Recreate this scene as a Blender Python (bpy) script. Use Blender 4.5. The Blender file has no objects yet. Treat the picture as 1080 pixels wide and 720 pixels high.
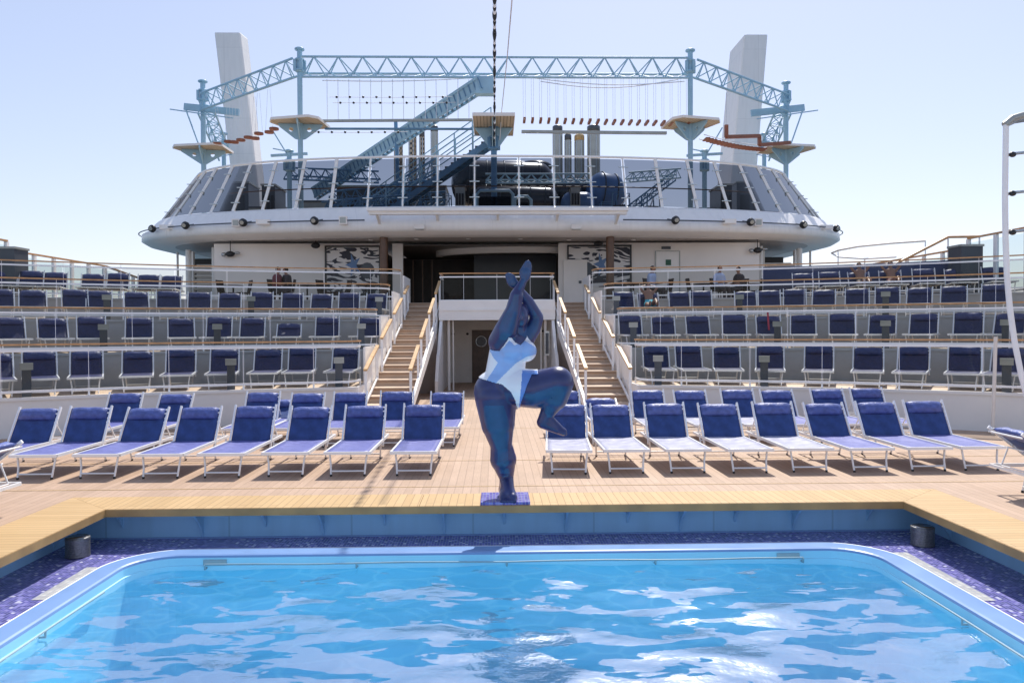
import bpy, math, random
from mathutils import Vector, Matrix
random.seed(7)
S = bpy.context.scene
COL = S.collection
PI = math.pi
REFL_PATCH = .44  # strength of the sky reflection patches put into the water
R = math.radians

# ------------------------------------------------------------------ camera
cam_d = bpy.data.cameras.new('camera'); cam = bpy.data.objects.new('camera', cam_d); COL.objects.link(cam)
cam_d.sensor_width = 36; cam_d.lens = 36*800/1080; cam_d.clip_start = .1; cam_d.clip_end = 3000
CAMZ = 2.15
CM = Matrix.Translation((0, 0, CAMZ)) @ Matrix.Rotation(-R(1.29), 4, 'Z') @ Matrix.Rotation(R(90-.93), 4, 'X') @ Matrix.Rotation(-R(.28), 4, 'Z')
cam.matrix_world = CM
S.camera = cam

def ray(px, py):
    return (CM.to_3x3() @ Vector(((px-540)/800, (360-py)/800, -1)))
def atY(px, py, Y):
    d = ray(px, py); t = Y/d.y
    return Vector((d.x*t, Y, CAMZ+d.z*t))
def atZ(px, py, Z):
    d = ray(px, py); t = (Z-CAMZ)/d.z
    return Vector((d.x*t, d.y*t, Z))

# ------------------------------------------------------------------ materials
def new_mat(name):
    m = bpy.data.materials.new(name); m.use_nodes = True
    nt = m.node_tree; b = nt.nodes['Principled BSDF']
    return m, nt, b
def N(nt, t, **kw):
    n = nt.nodes.new(t)
    for k, v in kw.items():
        if k.startswith('i_'):
            n.inputs[k[2:].replace('_', ' ')].default_value = v
        else: setattr(n, k, v)
    return n
def L(nt, a, b): nt.links.new(a, b)
def c4(c): return (c[0], c[1], c[2], 1)
def objcoord(nt, scale=(1,1,1), rot=(0,0,0)):
    t = N(nt, 'ShaderNodeTexCoord'); mp = N(nt, 'ShaderNodeMapping')
    mp.inputs['Scale'].default_value = scale; mp.inputs['Rotation'].default_value = rot
    L(nt, t.outputs['Object'], mp.inputs['Vector']); return mp.outputs['Vector']
def mat(name, col, rough=.5, metal=0, var=.08, scale=3, coat=0, bump=0, bscale=40, spec=.5):
    m, nt, b = new_mat(name)
    v = objcoord(nt)
    n = N(nt, 'ShaderNodeTexNoise'); n.inputs['Scale'].default_value = scale; n.inputs['Detail'].default_value = 6
    L(nt, v, n.inputs['Vector'])
    rp = N(nt, 'ShaderNodeValToRGB'); e = rp.color_ramp.elements
    e[0].position = .3; e[1].position = .7
    e[0].color = c4([x*(1-var) for x in col]); e[1].color = c4([min(1, x*(1+var)) for x in col])
    L(nt, n.outputs['Fac'], rp.inputs['Fac']); L(nt, rp.outputs['Color'], b.inputs['Base Color'])
    mr = N(nt, 'ShaderNodeMapRange'); mr.inputs['To Min'].default_value = max(0, rough-.08); mr.inputs['To Max'].default_value = min(1, rough+.1)
    L(nt, n.outputs['Fac'], mr.inputs['Value']); L(nt, mr.outputs['Result'], b.inputs['Roughness'])
    b.inputs['Metallic'].default_value = metal; b.inputs['Coat Weight'].default_value = coat
    b.inputs['Specular IOR Level'].default_value = spec
    if bump:
        n2 = N(nt, 'ShaderNodeTexNoise'); n2.inputs['Scale'].default_value = bscale; n2.inputs['Detail'].default_value = 3
        L(nt, v, n2.inputs['Vector'])
        bp = N(nt, 'ShaderNodeBump'); bp.inputs['Strength'].default_value = bump; bp.inputs['Distance'].default_value = .01
        L(nt, n2.outputs['Fac'], bp.inputs['Height']); L(nt, bp.outputs['Normal'], b.inputs['Normal'])
    return m
def plank_mat(name, c1, c2, gap, length, width, alongY=True, mortar=.007, rough=.6, extra=.1):
    m, nt, b = new_mat(name)
    v = objcoord(nt, rot=(0, 0, PI/2 if alongY else 0))
    br = N(nt, 'ShaderNodeTexBrick'); br.offset = .37; br.squash = 1
    br.inputs['Color1'].default_value = c4(c1); br.inputs['Color2'].default_value = c4(c2); br.inputs['Mortar'].default_value = c4(gap)
    br.inputs['Scale'].default_value = 1; br.inputs['Mortar Size'].default_value = mortar; br.inputs['Mortar Smooth'].default_value = .1
    br.inputs['Brick Width'].default_value = length; br.inputs['Row Height'].default_value = width; br.inputs['Bias'].default_value = 0
    L(nt, v, br.inputs['Vector'])
    n = N(nt, 'ShaderNodeTexNoise'); n.inputs['Scale'].default_value = 1.1; n.inputs['Detail'].default_value = 8; n.inputs['Roughness'].default_value = .65
    L(nt, objcoord(nt), n.inputs['Vector'])
    g = N(nt, 'ShaderNodeTexNoise'); g.inputs['Scale'].default_value = 8; g.inputs['Detail'].default_value = 5
    L(nt, objcoord(nt, scale=((9, .6, 1) if alongY else (.6, 9, 1))), g.inputs['Vector'])
    mx = N(nt, 'ShaderNodeMix', data_type='RGBA', blend_type='MULTIPLY'); mx.inputs['Factor'].default_value = 1
    mr = N(nt, 'ShaderNodeMapRange'); mr.inputs['From Min'].default_value = .3; mr.inputs['From Max'].default_value = .7
    mr.inputs['To Min'].default_value = 1-extra; mr.inputs['To Max'].default_value = 1+extra
    ad = N(nt, 'ShaderNodeMath', operation='ADD'); L(nt, n.outputs['Fac'], ad.inputs[0]); L(nt, g.outputs['Fac'], ad.inputs[1])
    hf = N(nt, 'ShaderNodeMath', operation='MULTIPLY'); hf.inputs[1].default_value = .5; L(nt, ad.outputs[0], hf.inputs[0])
    L(nt, hf.outputs[0], mr.inputs['Value'])
    L(nt, br.outputs['Color'], mx.inputs[6]); L(nt, mr.outputs['Result'], mx.inputs[7])
    L(nt, mx.outputs[2], b.inputs['Base Color']); b.inputs['Roughness'].default_value = rough
    bp = N(nt, 'ShaderNodeBump'); bp.inputs['Strength'].default_value = .4; bp.inputs['Distance'].default_value = .004; bp.invert = True
    L(nt, br.outputs['Fac'], bp.inputs['Height']); L(nt, bp.outputs['Normal'], b.inputs['Normal'])
    return m
def glass_mat(name, tint, refl=.08, rough=0.0, gcol=1, ior=1.22):
    m, nt, b = new_mat(name); nt.nodes.remove(b)
    out = [n for n in nt.nodes if n.type == 'OUTPUT_MATERIAL'][0]
    tr = N(nt, 'ShaderNodeBsdfTransparent'); tr.inputs['Color'].default_value = c4(tint)
    gl = N(nt, 'ShaderNodeBsdfGlossy'); gl.inputs['Roughness'].default_value = rough; gl.inputs['Color'].default_value = (gcol, gcol, gcol, 1)
    lw = N(nt, 'ShaderNodeFresnel'); lw.inputs['IOR'].default_value = ior
    n = N(nt, 'ShaderNodeTexNoise'); n.inputs['Scale'].default_value = 1.5; L(nt, objcoord(nt), n.inputs['Vector'])
    bp = N(nt, 'ShaderNodeBump'); bp.inputs['Strength'].default_value = .15; bp.inputs['Distance'].default_value = .02
    L(nt, n.outputs['Fac'], bp.inputs['Height']); L(nt, bp.outputs['Normal'], gl.inputs['Normal'])
    mu = N(nt, 'ShaderNodeMath', operation='ADD'); mu.inputs[1].default_value = refl*.5; L(nt, lw.outputs[0], mu.inputs[0])
    mx = N(nt, 'ShaderNodeMixShader'); L(nt, mu.outputs[0], mx.inputs[0]); L(nt, tr.outputs[0], mx.inputs[1]); L(nt, gl.outputs[0], mx.inputs[2])
    L(nt, mx.outputs[0], out.inputs['Surface'])
    return m
def mosaic_mat(name, stops, size=.034, rough=.25):
    m, nt, b = new_mat(name)
    v = objcoord(nt, scale=(1/size,)*3)
    fl = N(nt, 'ShaderNodeVectorMath', operation='FLOOR'); L(nt, v, fl.inputs[0])
    wn = N(nt, 'ShaderNodeTexWhiteNoise', noise_dimensions='2D'); L(nt, fl.outputs[0], wn.inputs['Vector'])
    rp = N(nt, 'ShaderNodeValToRGB'); rp.color_ramp.interpolation = 'CONSTANT'
    els = rp.color_ramp.elements
    els[0].position = 0; els[0].color = c4(stops[0][1]); els[1].position = stops[1][0]; els[1].color = c4(stops[1][1])
    for p, c in stops[2:]:
        e = els.new(p); e.color = c4(c)
    L(nt, wn.outputs['Value'], rp.inputs['Fac'])
    fr = N(nt, 'ShaderNodeVectorMath', operation='FRACTION'); L(nt, v, fr.inputs[0])
    sp = N(nt, 'ShaderNodeSeparateXYZ'); L(nt, fr.outputs[0], sp.inputs[0])
    mn = N(nt, 'ShaderNodeMath', operation='MINIMUM'); L(nt, sp.outputs[0], mn.inputs[0]); L(nt, sp.outputs[1], mn.inputs[1])
    lt = N(nt, 'ShaderNodeMath', operation='LESS_THAN'); lt.inputs[1].default_value = .13; L(nt, mn.outputs[0], lt.inputs[0])
    mx = N(nt, 'ShaderNodeMix', data_type='RGBA'); L(nt, lt.outputs[0], mx.inputs[0]); L(nt, rp.outputs[0], mx.inputs[6]); mx.inputs[7].default_value = (.35, .38, .5, 1)
    L(nt, mx.outputs[2], b.inputs['Base Color']); b.inputs['Roughness'].default_value = rough
    return m

M = {}
def panel_mat(name, col, bw, bh, rough=.4, dark=.82, streak=.06):
    m, nt, b = new_mat(name); tc = N(nt, 'ShaderNodeTexCoord'); sp = N(nt, 'ShaderNodeSeparateXYZ'); L(nt, tc.outputs['Object'], sp.inputs[0])
    cb = N(nt, 'ShaderNodeCombineXYZ'); ad = N(nt, 'ShaderNodeMath', operation='MULTIPLY_ADD'); ad.inputs[1].default_value = .35; L(nt, sp.outputs[1], ad.inputs[0]); L(nt, sp.outputs[0], ad.inputs[2])
    L(nt, ad.outputs[0], cb.inputs[0]); L(nt, sp.outputs[2], cb.inputs[1])
    br = N(nt, 'ShaderNodeTexBrick'); br.offset = 0; br.inputs['Scale'].default_value = 1; br.inputs['Mortar Size'].default_value = .012; br.inputs['Brick Width'].default_value = bw; br.inputs['Row Height'].default_value = bh
    br.inputs['Color1'].default_value = c4(col); br.inputs['Color2'].default_value = c4([x*.975 for x in col]); br.inputs['Mortar'].default_value = c4([x*dark for x in col]); L(nt, cb.outputs[0], br.inputs['Vector'])
    n = N(nt, 'ShaderNodeTexNoise'); n.inputs['Scale'].default_value = 3; n.inputs['Detail'].default_value = 6; L(nt, objcoord(nt, scale=(1.6, 1.6, .22)), n.inputs['Vector'])
    mr = N(nt, 'ShaderNodeMapRange'); mr.inputs['From Min'].default_value = .3; mr.inputs['From Max'].default_value = .6; mr.inputs['To Min'].default_value = 1-streak; mr.inputs['To Max'].default_value = 1; L(nt, n.outputs['Fac'], mr.inputs['Value'])
    mx = N(nt, 'ShaderNodeMix', data_type='RGBA', blend_type='MULTIPLY'); mx.inputs[0].default_value = 1; L(nt, br.outputs['Color'], mx.inputs[6]); L(nt, mr.outputs['Result'], mx.inputs[7])
    L(nt, mx.outputs[2], b.inputs['Base Color']); b.inputs['Roughness'].default_value = rough; return m
M['deck'] = plank_mat('deck_planks', (.43,.29,.195), (.50,.345,.24), (.36,.24,.165), 2.4, .11, mortar=.006, extra=.16)
M['coping'] = plank_mat('coping_planks', (.50,.325,.14), (.57,.38,.175), (.34,.21,.09), 3.1, .095, extra=.08, mortar=.005)
M['coping_side'] = plank_mat('coping_planks_side', (.50,.325,.14), (.57,.38,.175), (.34,.21,.09), 3.1, .095, alongY=False, extra=.08, mortar=.005)
M['coping_edge'] = mat('coping_edge_timber', (.42,.25,.10), .5, var=.2, scale=3)
M['terrace'] = plank_mat('terrace_planks', (.58,.44,.31), (.66,.51,.37), (.32,.22,.15), 2.0, .11)
M['white'] = mat('white_paint', (.92,.89,.85), .4, var=.03, scale=2)
M['warm_white'] = mat('warm_white_paint', (.90,.84,.78), .45, var=.04, scale=1)
M['wall_grey'] = mat('grey_riser_paint', (.50,.50,.49), .5, var=.06)
M['retain'] = mat('retaining_wall_paint', (.78,.77,.75), .5, var=.04, scale=1)
M['frame'] = mat('white_tube_paint', (.90,.90,.90), .3, var=.03)
M['fabric'] = mat('blue_mesh_fabric_shaded', (.035,.07,.22), .6, var=.2, scale=9, bump=.5, bscale=60, spec=.3)  # back sling in a darker blue, the backrest's shade put into the colour
M['fabric_sun'] = mat('blue_seat_fabric_sunlit', (.14,.155,.42), .42, var=.14, scale=9, bump=.4, bscale=90, spec=.6)  # same blue sling as lit by the sun, lightened in the colour
M['fabric_sheen'] = mat('sheen_seat_fabric', (.52,.52,.64), .32, var=.12, scale=7, bump=.4, bscale=90, spec=.9)  # backlit sun sheen of the seats put into a pale base colour
M['pillow'] = mat('blue_pillow_fabric', (.085,.12,.34), .45, var=.25, scale=12, bump=.9, bscale=25, spec=.45)
M['navy'] = mat('navy_fabric', (.022,.030,.092), .6, var=.25, scale=10, bump=.6, bscale=40)
M['navy_seat'] = mat('navy_seat_fabric', (.035,.042,.13), .5, var=.2, scale=10, bump=.6, bscale=40)
M['navy_pillow'] = mat('navy_pillow_fabric', (.042,.055,.155), .5, var=.2, scale=14, bump=.8, bscale=25)
M['rubber'] = mat('black_rubber', (.03,.03,.03), .7)
M['black'] = mat('black_metal', (.02,.02,.022), .35)
M['wood_rail'] = mat('varnished_wood', (.55,.30,.13), .35, var=.2, scale=6)
M['wood_pale'] = mat('pale_wood', (.66,.42,.20), .4, var=.18, scale=6)
M['stair_tread'] = mat('stair_tread', (.60,.45,.33), .6, var=.1)
M['stair_nose'] = mat('stair_nosing', (.34,.20,.12), .6, var=.1)
M['glass'] = glass_mat('balustrade_glass', (.74,.76,.76), .0)
M['glass_dark'] = glass_mat('windscreen_glass', (.30,.32,.36), .0, gcol=.4)
M['glass_sea'] = glass_mat('side_screen_glass', (.72,.80,.80), .0, ior=1.06)
M['blue_steel'] = mat('pale_blue_steel', (.36,.57,.70), .4, var=.08, scale=2)
M['blue_dark'] = mat('dusty_blue_steel', (.12,.26,.42), .45, var=.15, scale=2)
M['blue_wall'] = panel_mat('pool_recess_blue', (.33,.60,.86), 1.52, 2, .45, .8, .10)
M['white_line'] = mat('white_trim_line', (.85,.87,.90), .4)
M['rim'] = mat('pool_rim_blue', (.20,.34,.62), .35, var=.04, scale=3)
M['pool'] = mat('pool_liner', (.38,.77,.97), .5, var=.06, scale=1)
M['mosaic'] = mosaic_mat('blue_mosaic', [(0,(.06,.055,.27)),(.3,(.09,.08,.38)),(.6,(.14,.12,.48)),(.82,(.25,.23,.62)),(.955,(.58,.58,.78))])
M['mosaic_white'] = mosaic_mat('pale_mosaic', [(0,(.55,.55,.52)),(.5,(.66,.66,.62)),(.8,(.48,.48,.47))], .05)
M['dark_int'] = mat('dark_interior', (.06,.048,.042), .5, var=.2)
M['brown_col'] = mat('brown_cladding', (.13,.065,.035), .4, var=.25, scale=4)
M['door_wood'] = mat('dark_door_wood', (.10,.055,.035), .4, var=.3, scale=5)
M['alcove'] = mat('alcove_beige', (.80,.75,.69), .5, var=.04)
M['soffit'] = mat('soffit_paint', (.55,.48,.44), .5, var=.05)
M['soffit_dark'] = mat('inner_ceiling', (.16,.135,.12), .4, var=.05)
M['drum'] = mat('dark_steel_mesh', (.20,.20,.20), .4, metal=.5, var=.3, scale=60)
M['rail_grey'] = mat('rail_grey_green', (.32,.45,.50), .4)
M['steel'] = mat('brushed_steel', (.45,.47,.48), .25, metal=.9, var=.05)
M['plank_red'] = mat('red_brown_planks', (.30,.10,.05), .5, var=.2, scale=8)
M['platform_wood'] = plank_mat('platform_planks', (.50,.40,.28), (.58,.48,.35), (.2,.15,.1), 3, .14, mortar=.015)
M['rope'] = mat('white_rope', (.85,.85,.88), .8)
M['tower'] = panel_mat('tower_white', (.93,.91,.88), 2.4, 2.2, .5, .86)
M['fascia'] = panel_mat('fascia_white', (.92,.89,.85), 2.6, 3.0, .4, .90)
M['grey_dark'] = mat('dark_grey_paint', (.07,.08,.095), .35, var=.2, scale=.6)
M['slide'] = mat('dark_slide_shell', (.03,.032,.04), .22, var=.3, scale=.5, coat=.4)
M['blue_tank'] = mat('blue_tank_paint', (.10,.20,.40), .3, var=.15, scale=.7)
M['flue'] = mat('flue_grey', (.38,.39,.36), .35, metal=.3, var=.15, scale=2)
M['navy_wall'] = mat('navy_wall_paint', (.03,.045,.12), .5, var=.1)
M['teal_cloth'] = mat('turquoise_cloth', (.05,.45,.55), .7)
M['red_cloth'] = mat('red_cloth', (.5,.05,.08), .7)
M['skin'] = mat('skin', (.30,.155,.10), .5)
M['hair'] = mat('dark_hair', (.02,.015,.012), .6)
M['shirt_blue'] = mat('pale_blue_shirt', (.42,.50,.70), .7)
M['shirt_dark'] = mat('dark_shirt', (.04,.03,.035), .7)
M['shirt_red'] = mat('maroon_shirt', (.14,.03,.04), .7)
M['bistro'] = mat('brown_bistro_chair', (.035,.022,.018), .5)

# perforated flue
m, nt, b = new_mat('perforated_flue')
br = N(nt, 'ShaderNodeTexChecker'); br.inputs['Scale'].default_value = 6.5
br.inputs['Color1'].default_value = (.045,.04,.035,1); br.inputs['Color2'].default_value = (.50,.40,.28,1)
L(nt, objcoord(nt), br.inputs['Vector']); L(nt, br.outputs['Color'], b.inputs['Base Color']); M['perf'] = m
# mural
m, nt, b = new_mat('abstract_mural_paint')
v0 = objcoord(nt, scale=(.55, 1, 1.5))
nz = N(nt, 'ShaderNodeTexNoise'); nz.inputs['Scale'].default_value = .8; nz.inputs['Detail'].default_value = 1; L(nt, v0, nz.inputs['Vector'])
sc_ = N(nt, 'ShaderNodeVectorMath', operation='SCALE'); sc_.inputs['Scale'].default_value = 4.5; L(nt, nz.outputs['Color'], sc_.inputs[0])
ad_ = N(nt, 'ShaderNodeVectorMath', operation='ADD'); L(nt, v0, ad_.inputs[0]); L(nt, sc_.outputs[0], ad_.inputs[1])
wv = N(nt, 'ShaderNodeTexNoise'); wv.inputs['Scale'].default_value = 2.2; wv.inputs['Detail'].default_value = 1.0; L(nt, ad_.outputs[0], wv.inputs['Vector'])
rp = N(nt, 'ShaderNodeValToRGB'); rp.color_ramp.interpolation = 'CONSTANT'; e = rp.color_ramp.elements
e[0].color = (.03,.033,.05,1); e[1].position = .50; e[1].color = (.80,.77,.75,1)
L(nt, wv.outputs['Fac'], rp.inputs['Fac']); L(nt, rp.outputs['Color'], b.inputs['Base Color']); b.inputs['Roughness'].default_value = .5; M['mural'] = m
# water
m, nt, b = new_mat('pool_water'); nt.nodes.remove(b)
out = [n for n in nt.nodes if n.type == 'OUTPUT_MATERIAL'][0]
v = objcoord(nt, scale=(1, 1.25, 1))
def warp(vec, amt, sc):
    ns = N(nt, 'ShaderNodeTexNoise'); ns.inputs['Scale'].default_value = sc; ns.inputs['Detail'].default_value = 2; L(nt, vec, ns.inputs['Vector'])
    su = N(nt, 'ShaderNodeVectorMath', operation='SUBTRACT'); L(nt, ns.outputs['Color'], su.inputs[0]); su.inputs[1].default_value = (.5,.5,.5)
    ml = N(nt, 'ShaderNodeVectorMath', operation='SCALE'); ml.inputs['Scale'].default_value = amt; L(nt, su.outputs[0], ml.inputs[0])
    ad = N(nt, 'ShaderNodeVectorMath', operation='ADD'); L(nt, vec, ad.inputs[0]); L(nt, ml.outputs[0], ad.inputs[1]); return ad.outputs[0]
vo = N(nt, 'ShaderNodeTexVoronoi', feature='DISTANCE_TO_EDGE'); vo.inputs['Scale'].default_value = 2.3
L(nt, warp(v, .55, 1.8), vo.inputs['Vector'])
rc = N(nt, 'ShaderNodeValToRGB'); e = rc.color_ramp.elements; e[0].position = .0; e[0].color = (1,1,1,1); e[1].position = .10; e[1].color = (.72,.89,.95,1)  # bright caustic lines put into the water's tint along the cell edges
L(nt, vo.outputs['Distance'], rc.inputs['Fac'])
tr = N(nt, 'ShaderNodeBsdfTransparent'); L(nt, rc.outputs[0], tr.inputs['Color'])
gl = N(nt, 'ShaderNodeBsdfGlossy'); gl.inputs['Roughness'].default_value = .16
n1 = N(nt, 'ShaderNodeTexNoise'); n1.inputs['Scale'].default_value = 5; n1.inputs['Detail'].default_value = 5; L(nt, v, n1.inputs['Vector'])
bp = N(nt, 'ShaderNodeBump'); bp.inputs['Strength'].default_value = .22; bp.inputs['Distance'].default_value = .03; L(nt, n1.outputs['Fac'], bp.inputs['Height'])
L(nt, bp.outputs['Normal'], gl.inputs['Normal'])
fr = N(nt, 'ShaderNodeFresnel'); fr.inputs['IOR'].default_value = 1.33; L(nt, bp.outputs['Normal'], fr.inputs['Normal'])
# sky reflections put in by a gloss mask, denser towards the near end
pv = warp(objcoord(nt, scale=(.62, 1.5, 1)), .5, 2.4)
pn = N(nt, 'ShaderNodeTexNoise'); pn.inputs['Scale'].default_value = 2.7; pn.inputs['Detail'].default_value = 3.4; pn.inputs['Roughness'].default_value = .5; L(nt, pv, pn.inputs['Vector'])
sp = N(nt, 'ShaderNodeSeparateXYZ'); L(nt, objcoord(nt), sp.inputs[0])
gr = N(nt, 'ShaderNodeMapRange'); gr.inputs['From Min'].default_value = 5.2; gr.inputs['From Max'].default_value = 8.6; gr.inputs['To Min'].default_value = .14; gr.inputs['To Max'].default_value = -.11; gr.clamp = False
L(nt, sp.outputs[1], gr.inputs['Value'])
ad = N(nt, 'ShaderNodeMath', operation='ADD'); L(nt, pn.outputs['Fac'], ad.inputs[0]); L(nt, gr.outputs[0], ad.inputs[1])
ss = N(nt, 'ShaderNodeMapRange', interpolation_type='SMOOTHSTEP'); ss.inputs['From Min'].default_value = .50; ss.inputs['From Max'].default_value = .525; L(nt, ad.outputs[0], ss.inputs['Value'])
ss.inputs['To Min'].default_value = 0; ss.inputs['To Max'].default_value = REFL_PATCH
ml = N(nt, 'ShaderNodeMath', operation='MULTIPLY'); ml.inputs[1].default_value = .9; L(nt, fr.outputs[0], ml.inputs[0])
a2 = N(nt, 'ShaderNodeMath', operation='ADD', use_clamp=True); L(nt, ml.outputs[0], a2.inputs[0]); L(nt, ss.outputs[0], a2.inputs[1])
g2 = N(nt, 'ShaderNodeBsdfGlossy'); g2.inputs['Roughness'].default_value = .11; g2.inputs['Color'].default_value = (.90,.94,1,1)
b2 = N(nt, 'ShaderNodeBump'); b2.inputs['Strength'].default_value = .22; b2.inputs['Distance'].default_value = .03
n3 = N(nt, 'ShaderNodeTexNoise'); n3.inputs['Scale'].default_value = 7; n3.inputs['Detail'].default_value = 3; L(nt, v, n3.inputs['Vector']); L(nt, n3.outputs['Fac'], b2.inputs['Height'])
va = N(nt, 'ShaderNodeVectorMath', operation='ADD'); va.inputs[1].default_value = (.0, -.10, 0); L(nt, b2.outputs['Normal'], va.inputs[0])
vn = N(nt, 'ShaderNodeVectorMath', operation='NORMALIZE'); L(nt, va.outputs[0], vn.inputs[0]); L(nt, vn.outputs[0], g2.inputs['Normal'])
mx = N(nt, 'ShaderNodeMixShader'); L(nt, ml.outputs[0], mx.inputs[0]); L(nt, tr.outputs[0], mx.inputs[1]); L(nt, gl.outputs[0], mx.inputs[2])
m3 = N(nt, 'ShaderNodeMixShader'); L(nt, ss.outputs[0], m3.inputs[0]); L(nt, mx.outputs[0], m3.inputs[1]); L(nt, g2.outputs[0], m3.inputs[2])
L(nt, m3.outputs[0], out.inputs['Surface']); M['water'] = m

# ------------------------------------------------------------------ mesh builder
class MB:
    def __init__(s): s.v = []; s.f = []; s.sm = []; s.mi = []
    def add(s, vs, fs, smooth=False, mi=0):
        o = len(s.v); s.v += [tuple(v) for v in vs]
        for f in fs: s.f.append([i+o for i in f]); s.sm.append(smooth); s.mi.append(mi)
        return s
    def box(s, x0, x1, y0, y1, z0, z1, mi=0):
        v = [(x0,y0,z0),(x1,y0,z0),(x1,y1,z0),(x0,y1,z0),(x0,y0,z1),(x1,y0,z1),(x1,y1,z1),(x0,y1,z1)]
        return s.add(v, [(0,3,2,1),(4,5,6,7),(0,1,5,4),(1,2,6,5),(2,3,7,6),(3,0,4,7)], False, mi)
    def beam(s, a, b, w, h, up=(0,0,1), mi=0):   # rectangular bar: w across, h along up
        a = Vector(a); b = Vector(b); d = (b-a).normalized(); up = Vector(up)
        if abs(d.dot(up)) > .99: up = Vector((0,1,0))
        sx = d.cross(up).normalized(); u = sx.cross(d).normalized()
        v = []
        for p in (a, b):
            for q, r in ((-1,-1),(1,-1),(1,1),(-1,1)): v.append(p+sx*q*w/2+u*r*h/2)
        return s.add(v, [(0,1,2,3),(7,6,5,4),(0,4,5,1),(1,5,6,2),(2,6,7,3),(3,7,4,0)], False, mi)
    def tube(s, pts, r, n=8, caps=True, closed=False, mi=0, rs=None):
        pts = [Vector(p) for p in pts]; k = len(pts)
        vs = []; prev = None
        for i, p in enumerate(pts):
            if closed: d = (pts[(i+1) % k]-pts[i-1]).normalized()
            else: d = (pts[min(i+1, k-1)]-pts[max(i-1, 0)]).normalized()
            if prev is None:
                u = Vector((0,0,1)) if abs(d.z) < .9 else Vector((1,0,0))
            else: u = prev
            a = (u-d*u.dot(d)).normalized(); prev = a; c = d.cross(a)
            rr = rs[i] if rs else r
            for j in range(n):
                t = 2*PI*j/n; vs.append(p+(a*math.cos(t)+c*math.sin(t))*rr)
        fs = []
        for i in range(k if closed else k-1):
            for j in range(n):
                i2 = (i+1) % k
                fs.append((i*n+j, i2*n+j, i2*n+(j+1) % n, i*n+(j+1) % n)[::-1])
        s.add(vs, fs, True, mi)
        if caps and not closed:
            s.add(vs[:n], [tuple(range(n))], False, mi); s.add(vs[-n:], [tuple(range(n))[::-1]], False, mi)
        return s
    def sweep(s, pts, w, h, up=(0,0,1), closed=False, mi=0):   # rectangular bar along polyline
        pts = [Vector(p) for p in pts]; k = len(pts); up = Vector(up); vs = []
        for i, p in enumerate(pts):
            if closed: d = (pts[(i+1) % k]-pts[i-1]).normalized()
            else: d = (pts[min(i+1, k-1)]-pts[max(i-1, 0)]).normalized()
            sx = d.cross(up).normalized(); u = sx.cross(d).normalized()
            for q, r in ((-1,-1),(1,-1),(1,1),(-1,1)): vs.append(p+sx*q*w/2+u*r*h/2)
        fs = []
        for i in range(k if closed else k-1):
            i2 = (i+1) % k
            for j in range(4): fs.append((i*4+j, i2*4+j, i2*4+(j+1) % 4, i*4+(j+1) % 4))
        if not closed: fs += [(0,1,2,3), tuple((k-1)*4+j for j in (3,2,1,0))]
        return s.add(vs, fs, False, mi)
    def loft(s, rings, closed=False, smooth=True, mi=0, cap=False):
        n = len(rings[0]); vs = [p for r in rings for p in r]; fs = []
        for i in range(len(rings)-1):
            for j in range(n if closed else n-1):
                fs.append((i*n+j, i*n+(j+1) % n, (i+1)*n+(j+1) % n, (i+1)*n+j))
        if cap: fs += [tuple(range(n))[::-1], tuple((len(rings)-1)*n+j for j in range(n))]
        return s.add(vs, fs, smooth, mi)
    def lathe(s, c, prof, n=16, mi=0):
        rings = [[(c[0]+r*math.cos(2*PI*j/n), c[1]+r*math.sin(2*PI*j/n), c[2]+z) for j in range(n)] for r, z in prof]
        return s.loft(rings, True, True, mi, cap=True)
    def ell(s, c, r, n=12, m=8, rot=None, mi=0):
        vs = []; c = Vector(c)
        for i in range(m+1):
            ph = PI*i/m
            for j in range(n):
                t = 2*PI*j/n; p = Vector((r[0]*math.sin(ph)*math.cos(t), r[1]*math.sin(ph)*math.sin(t), r[2]*math.cos(ph)))
                if rot: p = rot @ p
                vs.append(c+p)
        fs = [(i*n+j, (i+1)*n+j, (i+1)*n+(j+1) % n, i*n+(j+1) % n) for i in range(m) for j in range(n)]
        return s.add(vs, fs, True, mi)
    def cap(s, a, b, ra, rb, n=36):   # tapered capsule
        a = Vector(a); b = Vector(b); d = (b-a); Ln = d.length; d.normalize()
        pts = []; rs = []
        for i in range(1, 11):
            t = PI/2*i/10; pts.append(a-d*ra*math.cos(t)); rs.append(max(.002, ra*math.sin(t)))
        for i in range(0, 10):
            t = PI/2*i/10; pts.append(b+d*rb*math.sin(t)); rs.append(max(.002, rb*math.cos(t)))
        return s.tube(pts, 0, n, True, False, 0, rs)
    def prism(s, poly, axis, t0, t1, mi=0):   # polygon in plane, extruded along axis
        def P(u, v, t):
            return {'x': (t,u,v), 'y': (u,t,v), 'z': (u,v,t)}[axis]
        n = len(poly); vs = [P(u,v,t0) for u,v in poly]+[P(u,v,t1) for u,v in poly]
        fs = [tuple(range(n))[::-1], tuple(range(n, 2*n))]+[(i,(i+1) % n,(i+1) % n+n,i+n) for i in range(n)]
        return s.add(vs, fs, False, mi)
    def mesh(s, name, mats, fix=True):
        me = bpy.data.meshes.new(name); me.from_pydata(s.v, [], s.f)
        if not isinstance(mats, (list, tuple)): mats = [mats]
        for mm in mats: me.materials.append(M[mm] if isinstance(mm, str) else mm)
        me.polygons.foreach_set('use_smooth', s.sm); me.polygons.foreach_set('material_index', s.mi)
        me.update()
        if fix:
            import bmesh
            bm = bmesh.new(); bm.from_mesh(me); bmesh.ops.recalc_face_normals(bm, faces=bm.faces); bm.to_mesh(me); bm.free()
        return me
    def build(s, name, mats, parent=None, fix=True):
        o = bpy.data.objects.new(name, s.mesh(name, mats, fix)); COL.objects.link(o)
        if parent: o.parent = parent
        return o
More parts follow.
